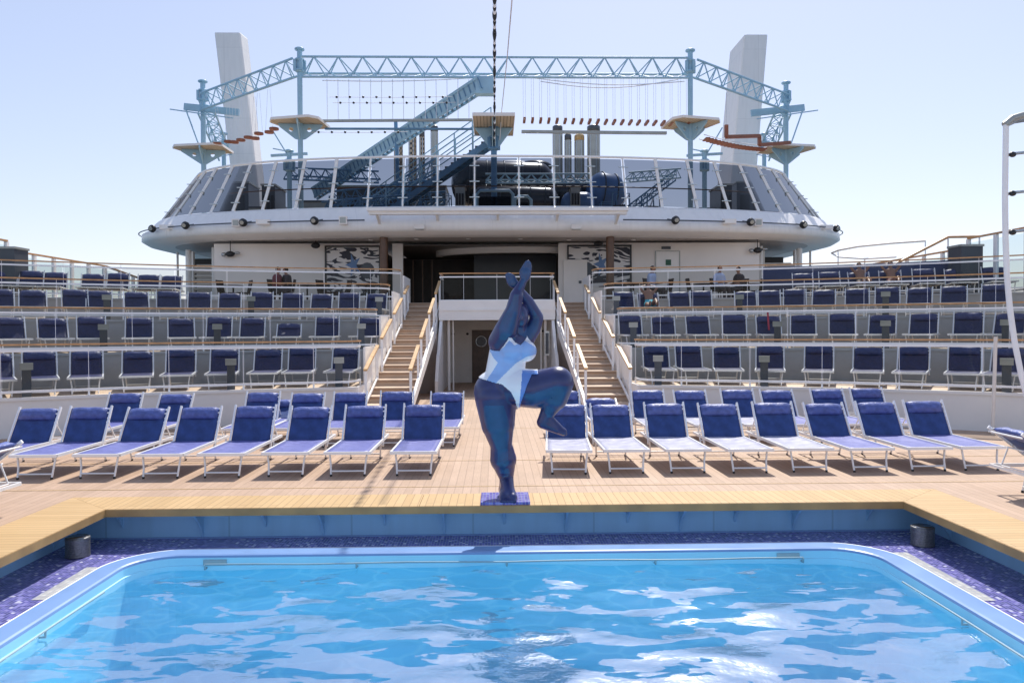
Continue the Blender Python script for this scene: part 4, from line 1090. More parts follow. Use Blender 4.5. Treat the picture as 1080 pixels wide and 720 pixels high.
# columns
def column(px, Y, w, m_, lb, name='column', z1=5.95, z0=3.15, rnd_=True):
    x = atY(px, 290, Y).x; o = thing(name, lb, 'column', (x, Y, z0), 0)
    mb = MB(); (mb.tube([(0,0,.012),(0,0,z1-z0-.012)], w/2, 16) if rnd_ else mb.box(-w/2, w/2, -w/2, w/2, .012, z1-z0-.012)); mb.build('shaft', m_, o)
    mb = MB(); mb.tube([(0,0,0),(0,0,.05)], w/2+.03, 16); mb.build('base', m_, o)
column(405, 31.0, .33, 'brown_col', 'brown column in front of the right end of the left mural')
column(643.5, 31.0, .33, 'brown_col', 'brown column in front of the right mural')
for px, Y, w, lb in ((199, 36, .26, 'white column at the left end of the cafe, thicker of the left ones'), (187.5, 37, .10, 'thin copper coloured column at the far left under the oval deck'), (226, 35, .2, 'slim white column beside the left louvres'),
                 (843, 36, .26, 'white column at the right end of the cafe, thicker of the right ones'), (854.5, 37, .10, 'thin copper coloured column at the far right under the oval deck'), (802, 35, .22, 'slim white column beside the right louvres')):
    column(px, Y, w, 'alcove' if w == .1 else 'white', lb)
# louvred bays
for px0, px1, lb in ((203, 226, 'beige louvred bay at the left end of the cafe'), (804, 839, 'beige louvred bay at the right end of the cafe')):
    o = thing('louvre_bay', lb, 'louvre'); xa, xb = atY(px0,290,36).x, atY(px1,290,36).x
    for k in range(9):
        mb = MB(); mb.beam((xa,36,3.5+k*.2),(xb,36,3.5+k*.2), .12, .05, up=(0,.6,1)); mb.build('slat', 'alcove', o)
    mb = MB(); mb.box(xa, xa+.08, 35.9, 36.1, 3.15, 5.85); mb.build('frame', 'white', o); mb = MB(); mb.box(xb-.08, xb, 35.9, 36.1, 3.15, 5.85); mb.build('frame', 'white', o)
    mb = MB(); mb.box(xa, xb, 36.5, 36.6, 3.15, 5.3); mb.build('backing', 'alcove', o)
# soffit down lights
for i, (px, py) in enumerate(((439,251),(494,251),(549,251),(391,252),(600,252),(668,252))):
    p = atZ(px, py+.5, 5.94); o = MB(); o.lathe((p.x,p.y,5.90), [(.09,0),(.10,.015),(.10,.028)], 12)
    ob = o.build('downlight', 'white'); tag(ob, f'small round white downlight in the cafe ceiling, {ORD[sorted([391,439,494,549,600,668]).index(px)]} from the left', 'downlight', 'downlights in the cafe ceiling')
# ceiling mounted speakers / fans
for px, py, lb in ((243,268,'dark ceiling mounted spotlight cluster under the left part of the oval deck'), (333,259,'dark speaker hanging left of the left mural'), (631,257,'dark speaker hanging over the right mural'), (799,264,'dark ceiling mounted spotlight cluster under the right part of the oval deck')):
    Y = 33.0 if 300 < px < 700 else 33.4
    p = atY(px, py, Y); o = thing('ceiling_speaker', lb, 'speaker', p)
    b_ = MB(); b_.tube([(0,0,5.93+sheer(p.x)-p.z),(0,0,.08)], .02, 6); b_.build('bracket', 'black', o)
    b_ = MB(); b_.ell((0,-.03,0), (.20,.14,.13)); b_.build('housing', 'black', o)
    if px in (243, 799):
        b_ = MB(); b_.ell((-.28,0,-.02), (.12,.12,.10)); b_.ell((.3,0,.05), (.14,.1,.06)); b_.tube([(-.3,0,0),(.3,0,.05)], .02, 6); b_.build('side_lamp', 'steel', o)
# projecting light shelf
o = thing('light_shelf', 'long white shelf beam bracketed to the middle of the oval fascia', 'shelf')
xa, xb = atY(388,228,29.6).x, atY(662,228,29.6).x
mb = MB(); mb.box(xa, xb, 29.35, 29.75, 6.72, 6.84); mb.box(xa+.05, xb-.05, 29.45, 29.7, 6.60, 6.72); mb.build('beam', 'white', o)
for px in (398, 461, 525, 588, 652):
    x = atY(px, 228, 29.6).x; mb = MB(); mb.prism([(29.4,6.6),(30.25,6.3),(30.3,6.95),(29.6,6.7)], 'x', x-.05, x+.05); mb.build('bracket', 'white', o)
for px, lb in ((442, 'small beige flood lamp under the left half of the light shelf'), (608, 'small beige flood lamp under the right half of the light shelf')):
    p = atY(px, 239, 29.6); o = thing('flood_lamp', lb, 'lamp', (p.x, 29.75, p.z)); mb = MB(); mb.box(-.2,.2,-.12,.10,-.08,.10); mb.build('housing', 'alcove', o)
    mb = MB(); mb.box(-.16,.16,-.10,.08,-.10,-.081); mb.build('lens', 'flue', o)
# pipe with spotlights round the fascia
def fas(t, out_=.12, z=6.45):
    x, y, z_ = oval(17.42+out_, 9.12+out_, 39.0, t, z); return Vector((x, y, z_))
for sgn, side in ((-1,'left'), (1,'right')):
    o = thing('lighting_pipe', f'thin dark conduit along the {side} half of the oval fascia', 'pipe')
    mb = MB(); mb.tube([fas(sgn*(17+70*i/20)) for i in range(21)], .028, 6); mb.build('pipe', 'grey_dark', o)
def t_of(px, z=6.45):
    best = min((abs(522+18*0+0-0) if False else abs(proj(fas(t/4, .12, z))[0]-px), t/4) for t in range(-344, 345)); return best[1]
def proj(p):
    q_ = CM.inverted() @ Vector(p); return (540+800*q_.x/-q_.z, 360-800*q_.y/-q_.z)
for px, lb in ((163,'black spotlight at the far left tip of the oval fascia'),(198,'black spotlight second from the left tip of the oval fascia'),(258,'black spotlight third from the left tip of the oval fascia'),(333,'black spotlight on the fascia above the left mural'),
               (711,'black spotlight on the fascia above the white door'),(790,'black spotlight third from the right tip of the oval fascia'),(845,'black spotlight second from the right tip of the oval fascia'),(880,'black spotlight at the far right tip of the oval fascia')):
    t = t_of(px); p = fas(t, .22); o = thing('spotlight', lb, 'spotlight', p, 0, 'black spotlights along the oval fascia')
    s_ = -1 if px < 522 else 1
    b_ = MB(); b_.lathe((0,0,-.14), [(.05,0),(.15,.03),(.17,.10),(.15,.22),(.06,.28)], 14); bo = b_.build('housing', 'black', o)
    bo.rotation_euler = (R(70), 0, R(20*s_))
    b_ = MB(); b_.tube([(0,.12,0),(-.16*s_,.1,.02),(-.32*s_,.12,.05)], .03, 6); b_.build('bracket', 'grey_dark', o)
    b_ = MB(); b_.tube([(0,-.165,-.03),(0,-.175,-.034)], .085, 14); b_.build('lens', 'flue', o)
for px, lb in ((175,'white fascia box beside the far left spotlight'),(249,'square white framed box on the left fascia'),(278,'white horizontal fascia box right of the third left spotlight'),(362,'small white camera on the fascia between spotlight and light shelf'),
               (769,'white horizontal fascia box left of the third right spotlight'),(800,'square grey framed box on the right fascia'),(872,'white fascia box beside the far right spotlight')):
    t = t_of(px); p = fas(t, .10); ob = thing('fascia_box', lb, 'junction box', p, 0)
    b_ = MB(); w = .28 if px in (278,769,175,872) else .16; h = .1 if w == .28 else .16; b_.box(-w,w,-.1,.08,-h,h); b_.build('housing', 'warm_white', ob)
    b_ = MB(); b_.box(-w*.7,w*.7,-.115,-.101,-h*.7,h*.7); b_.build('cover', 'flue' if w == .16 else 'white', ob)

# inclined glass windscreen of the upper deck
ws = thing('glass_windscreen', 'inclined tinted glass windscreen with white mullions round the oval upper deck', 'windscreen')
ZB, ZT = 7.10, 9.12
def wb(t): return Vector(oval(16.5, 8.35, 39.0, t, ZB))
def wt(t):
    p = wb(t); f = .10*(abs(p.x)/15.75)**1.3; return Vector((p.x*(1-f), p.y+.25, ZT+sheer(p.x)*1.3))
mpx = [172,184,200,222,246,277,311,349,387,425,462,500,547,585,624,661,699,735,769,800,824,844,860,869]
def tb(px): return min((abs(proj(wb(t/4))[0]-px), t/4) for t in range(-300, 301))[1]
mt = [tb(p) for p in mpx]
mt[0] = min(mt[0], mt[1]-4); mt = [mt[0]-9]+mt+[mt[-1]+9]
for i, t in enumerate(mt):
    mb = MB(); mb.beam(wb(t), wt(t)+Vector((0,0,.03)), .12 if abs(t) > 22 else .06, .08, up=(0,1,0)); mb.build('mullion', 'white', ws)
for a, b_ in zip(mt, mt[1:]):
    n_ = 4; mb = MB(); a2, b2 = a+.25, b_-.25
    rb = [wb(a2+(b2-a2)*i/n_)+Vector((0,0,.03)) for i in range(n_+1)]; rt = [wt(a2+(b2-a2)*i/n_)-Vector((0,0,.03)) for i in range(n_+1)]
    mb.loft([rb, rt]); mb.build('glass_panel', 'glass_dark', ws)
mb = MB(); tt = [mt[0]+(mt[-1]-mt[0])*i/60 for i in range(61)]
mb.sweep([wt(t)+Vector((0,0,.05)) for t in tt], .10, .07); mb.build('top_rail', 'white', ws)
mb = MB(); mb.tube([wb(t).lerp(wt(t), .45)+Vector((0,.45,0)) for t in tt], .025, 6); mb.build('hand_rail', 'brown_col', ws)
for t in mt[1:-1]:
    for f in (.18, .5, .82):
        p = wb(t).lerp(wt(t), f); mb = MB(); mb.beam(p+Vector((-.2,-.06,0)), p+Vector((.2,-.06,0)), .05, .035); mb.build('glass_clamp', 'steel', ws)

# ================================================================== ropes course and plant on the upper deck
ZU = 7.11
def post(x, y, z0, z1, r, lb, m_='blue_steel', grp='blue posts of the ropes course'):
    o = thing('ropes_post', lb, 'post', (x, y, z0), 0, grp); h = z1-z0
    b_ = MB(); b_.tube([(0,0,0),(0,0,h)], r, 14); b_.build('shaft', m_, o)
    b_ = MB(); b_.lathe((0,0,h), [(r*1.7,-.02),(r*1.9,0),(r*1.9,.05),(r*1.2,.10)], 14); b_.build('cap_plate', m_, o)
    b_ = MB(); b_.lathe((0,0,h-1.0), [(r*1.25,0),(r*1.9,.05),(r*1.9,.12),(r*1.2,.16),(r*1.2,.5),(r*1.8,.54),(r*1.8,.6),(r*1.1,.64)], 14)
    for a in range(4):
        c_, s_ = math.cos(a*PI/2+.5), math.sin(a*PI/2+.5); b_.box(c_*r*1.9-.06, c_*r*1.9+.06, s_*r*1.9-.06, s_*r*1.9+.06, h-.95, h-.45)
    b_.build('clamp_collar', m_, o); return o
NZ = 14.45
NL = (atY(316,60,34).x, 34.0); NR = (atY(728,60,34).x, 34.0)
OL = (atY(214,100,39.5).x, 39.5); OR_ = (atY(829,100,39.5).x, 39.5)
BL_ = (atY(236,150,47).x, 47.0); BR_ = (atY(806,150,47).x, 47.0)
post(*NL, ZU, NZ+.1, .115, 'tall pale blue post carrying the left end of the long centre truss')
post(*NR, ZU, NZ+.1, .115, 'tall pale blue post carrying the right end of the long centre truss')
post(*OL, ZU, NZ+.45, .125, 'pale blue post at the outer left corner of the ropes course')
post(*OR_, ZU, NZ+.45, .125, 'pale blue post at the outer right corner of the ropes course')
post(*BL_, ZU, NZ-.3, .125, 'pale blue post behind the left tower platform, partly hidden')
post(*BR_, ZU, NZ-.3, .125, 'pale blue post behind the right tower platform, partly hidden')
post(0.0, 33.3, ZU, 10.95, .13, 'short dark blue centre post under the middle platform', 'blue_dark')
for px, lb in ((305, 'short blue post with crossed arms behind the left near post'), (743, 'short blue post with crossed arms behind the right near post')):
    p = atY(px, 160, 38); post(p.x, 38, ZU, p.z, .12, lb)
    o = thing('cross_arm', lb.replace('short blue post with crossed arms', 'blue cross arm on the short post'), 'arm', (p.x, 38, p.z)); b_ = MB()
    s_ = -1 if px < 522 else 1
    b_.beam((-.9*1,0,-.2),(.9,0,-.1), .12, .12); b_.beam((0,0,-.3),(.9*s_*-1*-1,0,1.2), .06, .06); b_.beam((0,0,.0),(-.8,0,.15), .05, .05); b_.build('arm', 'blue_steel', o)
def truss(a, b_, w, h, n_, lb, m_='blue_steel', r=.055, name='lattice_truss', grp='blue lattice trusses of the ropes course'):
    a = Vector(a); b_ = Vector(b_); d = (b_-a).normalized(); s_ = d.cross(Vector((0,0,1))).normalized()
    if s_.y > 0: s_ = -s_
    u = Vector((0,0,1)); Ln = (b_-a).length
    o = thing(name, lb, 'truss', (0,0,0), 0, grp)
    T = lambda t: a+d*(Ln*t)+u*(h/2)+s_*(w*.3)
    Bt = lambda t: a+d*(Ln*t)-u*(h/2)+s_*(w*.3)
    Mm = lambda t: a+d*(Ln*t)+u*0-s_*(w*.7)
    mb = MB()
    for F_ in (T, Bt, Mm): mb.tube([F_(i/8) for i in range(9)], r, 8)
    mb.build('chord', m_, o)
    mb = MB()
    for i in range(n_):
        t0, t1, tm = i/n_, (i+1)/n_, (i+.5)/n_
        mb.tube([Bt(t0), T(tm)], r*.55, 6); mb.tube([T(tm), Bt(t1)], r*.55, 6)
        mb.tube([Mm(t0), T(tm)], r*.5, 6); mb.tube([T(tm), Mm(t1)], r*.5, 6)
        mb.tube([Mm(t0), Bt(tm)], r*.5, 6); mb.tube([Bt(tm), Mm(t1)], r*.5, 6)
    mb.build('web_bracing', m_, o)
    return o
ZTR = 13.72
truss((NL[0]+.15,34,ZTR), (NR[0]-.15,34,ZTR), .9, .88, 16, 'long straight pale blue lattice truss spanning the middle of the ropes course')
truss((NL[0]-.15,34.1,ZTR), (OL[0]+.15,39.4,ZTR+.1), .8, .85, 8, 'pale blue lattice truss sloping from the left near post to the outer left post')
truss((NR[0]+.15,34.1,ZTR), (OR_[0]-.15,39.4,ZTR+.1), .8, .85, 8, 'pale blue lattice truss sloping from the right near post to the outer right post')
truss((OL[0]-.1,39.7,ZTR), (BL_[0],46.8,12.9), .7, .8, 6, 'pale blue lattice truss running back from the outer left post')
truss((OR_[0]+.1,39.7,ZTR), (BR_[0],46.8,12.9), .7, .8, 6, 'pale blue lattice truss running back from the outer right post')
for (x, y), lb, s_ in ((OL, 'blue outrigger arm at the top of the outer left post', -1), (OR_, 'blue outrigger arm at the top of the outer right post', 1)):
    o = thing('outrigger_arm', lb, 'arm', (x, y, 13.35)); b_ = MB()
    b_.beam((-s_*1.9,-.15,-.05),(s_*.9,-.15,.25), .12, .34); b_.build('arm', 'blue_steel', o)
    b_ = MB(); b_.beam((-s_*1.6,-.2,-.35),(s_*1.6,-.2,.1), .05, .05); b_.beam((s_*.8,-.2,.1),(s_*.2,-.2,-1.6), .06, .06); b_.build('strut', 'blue_steel', o)
# platforms
def platform(x, y, z, w, dd, rz, lb, bd=.78):
    o = thing('wooden_platform', lb, 'platform', (x, y, z), rz, 'wooden platforms round the blue posts')
    b_ = MB(); poly = [(-w,-dd*.55),(-w*.75,-dd*.95),(w*.75,-dd*.95),(w,-dd*.55),(w*.8,dd),(-w*.8,dd)]
    b_.prism(poly, 'z', 0, .05); b_.build('deck_boards', 'platform_wood', o)
    b_ = MB(); b_.sweep([(p[0]*1.01,p[1]*1.01,.035) for p in poly], .03, .11, closed=True); b_.build('edge_band', 'warm_white', o)
    # gussets with a round hole
    for a in (0, PI/2, PI, 3*PI/2):
        Lr = w*.85; c_, s_ = math.cos(a+rz*0+.35), math.sin(a+.35)
        outer = [(.10,-.02),(Lr,-.02),(Lr,-.10),(.10,-bd)]
        hc = (.10+Lr*.30, -.27); hr = .10
        n_ = 32; ring_o = []
        for i in range(n_):
            t = 2*PI*i/n_; dx_, dz_ = math.cos(t), math.sin(t); best = 9
            for j in range(4):
                (x1,z1),(x2,z2) = outer[j], outer[(j+1) % 4]; ex, ez = x2-x1, z2-z1
                den = dx_*ez-dz_*ex
                if abs(den) < 1e-9: continue
                tt_ = ((x1-hc[0])*ez-(z1-hc[1])*ex)/den; uu = ((x1-hc[0])*dz_-(z1-hc[1])*dx_)/den
                if tt_ > 0 and -1e-6 <= uu <= 1+1e-6: best = min(best, tt_)
            ring_o.append((hc[0]+dx_*best, hc[1]+dz_*best))
        ring_i = [(hc[0]+hr*math.cos(2*PI*i/n_), hc[1]+hr*math.sin(2*PI*i/n_)) for i in range(n_)]
        rg = []
        for th_ in (-.03, .03):
            for rr_ in ((ring_o, ring_i) if th_ < 0 else (ring_i, ring_o)):
                rg.append([(p*c_-s_*th_, p*s_+c_*th_, q_) for p, q_ in rr_])
        rg.append(rg[0])
        b_ = MB(); b_.loft(rg, True, False); b_.build('gusset', 'blue_steel', o)
platform(NL[0], 34.0, 11.30, 1.15, 1.0, R(-14), 'wooden platform with blue gussets round the left near post')
platform(NR[0], 34.0, 11.30, 1.15, 1.0, R(14), 'wooden platform with blue gussets round the right near post')
platform(OL[0], 39.5, 11.45, 1.35, 1.0, R(-10), 'wooden platform with blue gussets round the outer left post')
platform(OR_[0], 39.5, 11.45, 1.35, 1.0, R(10), 'wooden platform with blue gussets round the outer right post')
o = thing('wooden_platform', 'square wooden platform on a blue V bracket in the middle of the ropes course', 'platform', (0.0, 32.9, 10.95), 0, 'wooden platforms round the blue posts')
b_ = MB(); b_.box(-.85,.85,-1.5,1.7,0,.06); b_.build('deck_boards', 'platform_wood', o)
b_ = MB(); b_.sweep([(-.86,-1.52,.04),(.86,-1.52,.04),(.86,1.72,.04),(-.86,1.72,.04)], .04, .14, closed=True); b_.build('edge_band', 'warm_white', o)
for s_ in (-1, 1):
    b_ = MB(); b_.prism([(s_*.10,-1.0),(s_*.82,-.03),(s_*.10,-.03)], 'y', .3, .5); b_.prism([(-1.3*1,-.03),(.2,-.9),(.2,-.03)], 'x', s_*.06-.02, s_*.06+.02); b_.build('gusset', 'blue_steel', o)
# beams between platforms
def bar(name, pts, w, h, m_, lb, cat='beam', grp=None, zr=0):
    o = MB(); o.sweep(pts, w, h); ob = o.build(name, m_); tag(ob, lb, cat, grp); return ob
bar('balance_beam', [(NL[0]+1.0,34,11.42),(-.95,33.8,11.42)], .16, .09, 'flue', 'upper grey beam between left near post and middle platform', grp='balance beams of the ropes course')
bar('balance_beam', [(NL[0]+1.0,34.4,11.18),(-.95,34.2,11.12)], .14, .07, 'blue_dark', 'lower grey blue beam between left near post and middle platform', grp='balance beams of the ropes course')
p0 = atY(550,139,34); p1 = atY(703,140.5,34)
bar('balance_beam', [p0, p1], .14, .12, 'flue', 'grey pipe beam right of the middle platform', grp='balance beams of the ropes course')
# stepping planks
def rope_steps(pts_steps, tops, size, lb, m_='plank_red', tilt=0):
    o = thing('hanging_steps', lb, 'rope bridge', (0,0,0), 0, 'hanging step bridges of the ropes course')
    for p, tp in zip(pts_steps, tops):
        b_ = MB()
        if size[2] == 'disc': b_.tube([p-Vector((0,0,.04)), p+Vector((0,0,.04))], size[0], 12)
        else: b_.box(p.x-size[0], p.x+size[0], p.y-size[1], p.y+size[1], p.z-.05, p.z+.05)
        b_.build('step', m_, o)
        if tp:
            b_ = MB(); b_.tube([p+Vector((-size[0]*.8,0,0)), tp+Vector((-.05,0,0))], .007, 4); b_.tube([p+Vector((size[0]*.8,0,0)), tp+Vector((.05,0,0))], .007, 4); b_.build('rope', 'rope', o)
    return o
discs = [(217,154,39),(229,151.5,38.6),(241,149.5,38),(247,150,38),(254,147.8,37.4),(262,145,36.8),(269,146,36.8),(273,141,36.2),(284,139.5,35.6),(289,136,35)]
pp = [atY(a, b_, c) for a, b_, c in discs]
rope_steps(pp, [Vector((p.x, p.y, ZTR-.4)) if 1 <= i < 9 else None for i, p in enumerate(pp)], (.22, .22, 'disc'), 'red brown hanging discs between the outer left and left near platforms')
pp = [atY(553+8.6*i, 127+.18*i, 34) for i in range(21)]
rope_steps(pp, [Vector((p.x, p.y, ZTR-.4)) for p in pp], (.055, .35, 'box'), 'row of small orange brown hanging steps right of the middle platform')
b_ = rope_steps([], [], (1,1,'box'), 'red brown plank bridge sagging between the right near and outer right platforms')
for i in range(17):
    t = i/16; p = atY(745+60*t, 147+11*t+3*math.sin(PI*t)*.6, 34.6+4.2*t); m_ = MB(); m_.box(p.x-.10, p.x+.10, p.y-.3, p.y+.3, p.z-.025, p.z+.025); m_.build('step', 'plank_red', b_)
for w_ in (-.4, .4):
    m_ = MB(); m_.tube([atY(740+72*t/8, 144.5+12*t/8+2*math.sin(PI*t/8), 34.4+4.6*t/8)+Vector((0,w_,0)) for t in range(9)], .02, 4); m_.build('side_rope', 'rope', b_)
o = thing('zigzag_beam', 'red brown zigzag hanging beam left of the outer right post', 'beam')
zz = [atY(766,132,36),atY(766,144.5,36),atY(801,143.5,37.2),atY(801,153,37.2),atY(833,150.5,38.2)]
for a, b_ in zip(zz, zz[1:]):
    m_ = MB(); m_.beam(a, b_, .16, .16); m_.build('timber', 'plank_red', o)
for a in (zz[1], zz[0]):
    m_ = MB(); m_.tube([a, Vector((a.x, a.y, ZTR-.4))], .016, 4); m_.build('rope', 'rope', o)
# rope nets on the left of the centre: ropes with dark beads
o = thing('rope_net', 'hanging white ropes with rows of small dark footholds left of the middle platform', 'rope net')
for i in range(14):
    x = atY(345+11.5*i, 100, 34).x; b_ = MB(); b_.tube([(x,34,ZTR-.45),(x,34,11.45)], .012, 4); b_.build('rope', 'rope', o)
for py, px0, n_, st in ((102.5,355,9,14),(108.5,359,9,14),(139.5,336,7,14)):
    b_ = MB(); b_.tube([atY(px0-8,py,34), atY(px0+st*n_/2,py+.4,34), atY(px0+st*n_-4,py-.5,34)], .012, 4); b_.build('line', 'rope', o)
    for i in range(n_):
        p = atY(px0+st*i, py, 34); b_ = MB(); b_.ell(p, (.055,.055,.055), 8, 6); b_.build('foothold', 'black', o)
for lb, A, B_, sag in (('white safety rope sagging under the right half of the centre truss', (560,82), (722,86), 10), ('white safety rope under the left half of the centre truss', (340,85), (505,82), 4), ('second white safety rope sagging under the right half of the centre truss', (570,86), (715,84), 14)):
    b_ = MB(); b_.tube([atY(A[0]+(B_[0]-A[0])*i/12, A[1]+(B_[1]-A[1])*i/12+sag*math.sin(PI*i/12)*.55, 34.3) for i in range(13)], .022, 5); tag(b_.build('safety_rope', 'rope'), lb, 'rope', 'safety ropes of the ropes course')
# light string in the centre plane
o = thing('light_string', 'festoon cable with black and white lamps running up from the middle platform', 'light string')
ctrl = [(33.2, 152), (31, 130), (28, 108), (25, 88), (22, 66), (19.5, 45), (17, 22), (15.4, 2), (13.8, -25)]
def cpt(u):
    u = u*(len(ctrl)-1); i = min(int(u), len(ctrl)-2); f = u-i
    Y = ctrl[i][0]*(1-f)+ctrl[i+1][0]*f; py = ctrl[i][1]*(1-f)+ctrl[i+1][1]*f
    z = CAMZ+(347-py)*Y/800; return Vector((0.03+.0*Y, Y, z))
b_ = MB(); b_.tube([cpt(i/40) for i in range(41)], .018, 6); b_.build('cable', 'black', o)
for i in range(44):
    p = cpt((i+.6)/44.6); b_ = MB(); big = (i % 5 == 4)
    b_.ell(p, (.04 if not big else .052, .05, .075 if not big else .14), 10, 8); b_.build('lamp', 'black' if i % 2 == 0 or big else 'frame', o)
b_ = MB(); b_.tube([atY(541,-12,16), atY(535,60,24), atY(529,118,32), atY(527,150,33.3)], .018, 6); tag(b_.build('stay_cable', 'rope'), 'thin white stay cable beside the festoon of lamps', 'cable')
# inclined zip girder
gA = atY(504,84,33.6); gB = atY(330,200,42.5)
o = thing('inclined_girder', 'blue inclined girder with ribs rising to the top of the middle truss', 'girder')
d = (gB-gA).normalized(); s_ = Vector((0,1,0)); up = d.cross(s_).normalized(); up = up if up.z > 0 else -up
for k, (uo, w_) in enumerate(((0,.10),(-.50,.10))):
    for so in (-.3, .3):
        b_ = MB(); b_.beam(gA+up*uo+s_*so, gB+up*uo+s_*so, .09, .12, up=up); b_.build('chord', 'blue_steel', o)
b_ = MB(); Lg = (gB-gA).length; n_ = int(Lg/.32)
for i in range(n_):
    p = gA+d*(Lg*i/n_); b_.beam(p+s_*.3+up*.0, p+s_*.3-up*.50, .035, .06, up=s_); b_.beam(p-s_*.33, p-s_*.33-up*.50, .05, .04, up=s_)
    b_.beam(p-s_*.3-up*.50, p+s_*.3-up*.50, .12, .03, up=up)
b_.build('ribs', 'blue_dark', o)
b_ = MB(); b_.beam(gA-s_*.29-up*.25, gB-s_*.29-up*.25, .02, .46, up=up); b_.build('web_plate', 'blue_steel', o)
b_ = MB(); b_.beam(gA+Vector((-.1,0,-.3)), gA+Vector((.75,0,-.3)), .5, .75); b_.build('end_box', 'blue_steel', o)
for f in (.42,): 
    p = gA+d*Lg*f; b_ = MB(); b_.tube([p+up*.5, Vector((p.x,p.y,ZU))], .09, 8); b_.build('prop', 'blue_dark', o)
# metal stair to the middle platform
o = thing('metal_stair', 'dark metal stair with blue handrails climbing to the middle platform', 'stair')
sA = atY(518,147,34.6); sB = atY(392,233,37.6)
for i in range(22):
    f = i/21; p = sA.lerp(sB, f); b_ = MB(); b_.box(p.x-.17, p.x+.17, p.y-.45, p.y+.45, p.z-.10, p.z-.02); b_.build('tread', 'grey_dark', o)
for so in (-.5, .5):
    b_ = MB(); b_.beam(sA+Vector((0,so,-.2)), sB+Vector((0,so,-.2)), .06, .28); b_.build('stringer', 'blue_dark', o)
    for h in (.55, 1.0, 1.3):
        b_ = MB(); b_.tube([sA+Vector((0,so,h)), sB+Vector((0,so,h))], .03, 6); b_.build('hand_rail', 'blue_steel', o)
    for i in range(8):
        p = sA.lerp(sB, i/7)+Vector((0,so,0)); b_ = MB(); b_.tube([p-Vector((0,0,.2)), p+Vector((0,0,1.3))], .03, 6); b_.build('baluster', 'blue_steel', o)
# flues
for px, w, ptop, mt_, lb in ((420,9,143,'perf','widest perforated exhaust flue left of the metal stair'),(435,8,139,'perf','perforated exhaust flue, middle one of the perforated flues'),(445,5.5,139,'perf','narrow perforated exhaust flue right of the others'),(458,7.5,133.5,'flue','plain grey flue behind the metal stair'),
                         (588,10,133.5,'flue','grey exhaust flue, leftmost of the four right of the centre'),(599,7,142.5,'flue','grey exhaust flue with black mouth, second of the four right of the centre'),(611,10,143,'flue','grey exhaust flue with yellow rim, third of the four right of the centre'),(626,13,133.5,'flue','wide grey exhaust flue, rightmost of the four right of the centre')):
    p = atY(px, ptop, 50); r_ = w/2*50/800; o = thing('exhaust_flue', lb, 'flue', (p.x, 50, ZU), 0, 'exhaust flues')
    h = p.z-ZU; b_ = MB(); b_.tube([(0,0,0),(0,0,h*.5),(0,0,h)], r_, 18); b_.build('pipe', mt_, o)
    b_ = MB(); b_.lathe((0,0,h), [(r_*1.06,-.35),(r_*1.06,-.02),(r_*.8,.05)], 18); b_.build('mouth_ring', 'grey_dark' if px not in (611,) else 'coping', o)
    b_ = MB()
    for a in range(6):
        c_, s_ = math.cos(a), math.sin(a); b_.box(r_*c_-.02, r_*c_+.02, r_*s_-.02, r_*s_+.02, 0, h-.4)
    b_.build('seam', 'steel', o)
# white towers
for sg, side in ((-1,'left'),(1,'right')):
    o = thing('funnel_tower', f'tall plain white leaning tower behind the {side} side of the ropes course', 'tower')
    xt0, xt1 = ((-17.4,-15.8) if sg < 0 else (15.9,17.4)); zt_ = 20.75; xb0, xb1 = xt0+1.45, xt1+1.45
    if sg > 0: xb0, xb1 = xt0-1.3, xt1-1.1
    dpt = 1.1 if sg < 0 else 3.0
    b_ = MB(); v = [(xb0,48,ZU),(xb1,48,ZU),(xb1+(0.15 if sg < 0 else 0),48+dpt,ZU),(xb0,48+dpt,ZU),(xt0,48,zt_+.0),(xt1,48,zt_),(xt1+(.15 if sg < 0 else 0),48+dpt,zt_),(xt0,48+dpt,zt_)]
    b_.add(v, [(0,3,2,1),(4,5,6,7),(0,1,5,4),(1,2,6,5),(2,3,7,6),(3,0,4,7)]); bo = b_.build('shaft', 'tower', o)
    bv = bo.modifiers.new('b', 'BEVEL'); bv.width = .08; bv.segments = 2
    b_ = MB(); b_.box(xb0-.2, xb1+.2, 47.8, 48+dpt+.2, ZU, ZU+.4); b_.build('foot', 'tower', o)
# slides and plant behind the windscreen
def capsule(name, a, b_, r, m_, lb, cat, segs=None, bands=5):
    o = thing(name, lb, cat); mb = MB(); a = Vector(a); b_ = Vector(b_)
    pts = []; rs = []; d = (b_-a); Ln = d.length; d.normalize()
    for i in range(8): t = PI/2*i/7; pts.append(a+d*r*.7*(1-math.cos(t))); rs.append(max(.05, r*math.sin(t)))
    for i in range(8): t = PI/2*i/7; pts.append(b_-d*r*.7*(1-math.sin(t))); rs.append(max(.05, r*math.cos(t)))
    mb.tube(pts, 0, 24, rs=rs); mb.build('shell', m_, o)
    for i in range(bands):
        p = a.lerp(b_, (i+1)/(bands+1)); mb = MB(); u = Vector((0,0,1)); s_ = d.cross(u).normalized(); u = s_.cross(d)
        mb.tube([p+(s_*math.cos(q_*PI/12)+u*math.sin(q_*PI/12))*(r+.01) for q_ in range(24)], .035, 5, closed=True); mb.build('joint_band', 'grey_dark', o)
    return o
p0, p1 = atY(476,190,38), atY(585,190,38)
capsule('slide_tube', (p0.x,38,9.45), (p1.x,38.4,9.35), 1.15, 'slide', 'large dark slide tube lying behind the windscreen at the centre', 'water slide')
p0, p1 = atY(497,205,36.4), atY(590,205,36.4)
capsule('slide_tube', (p0.x,36.6,8.35), (p1.x,36.4,8.15), .75, 'slide', 'lower dark slide tube in front of the large one behind the windscreen', 'water slide')
p0, p1 = atY(583,190,37), atY(626,178,37)
capsule('slide_tube', (p0.x,37.4,8.75), (p1.x,39,9.2), .72, 'slide', 'dark slide tube tilted right of centre behind the windscreen', 'water slide', bands=3)
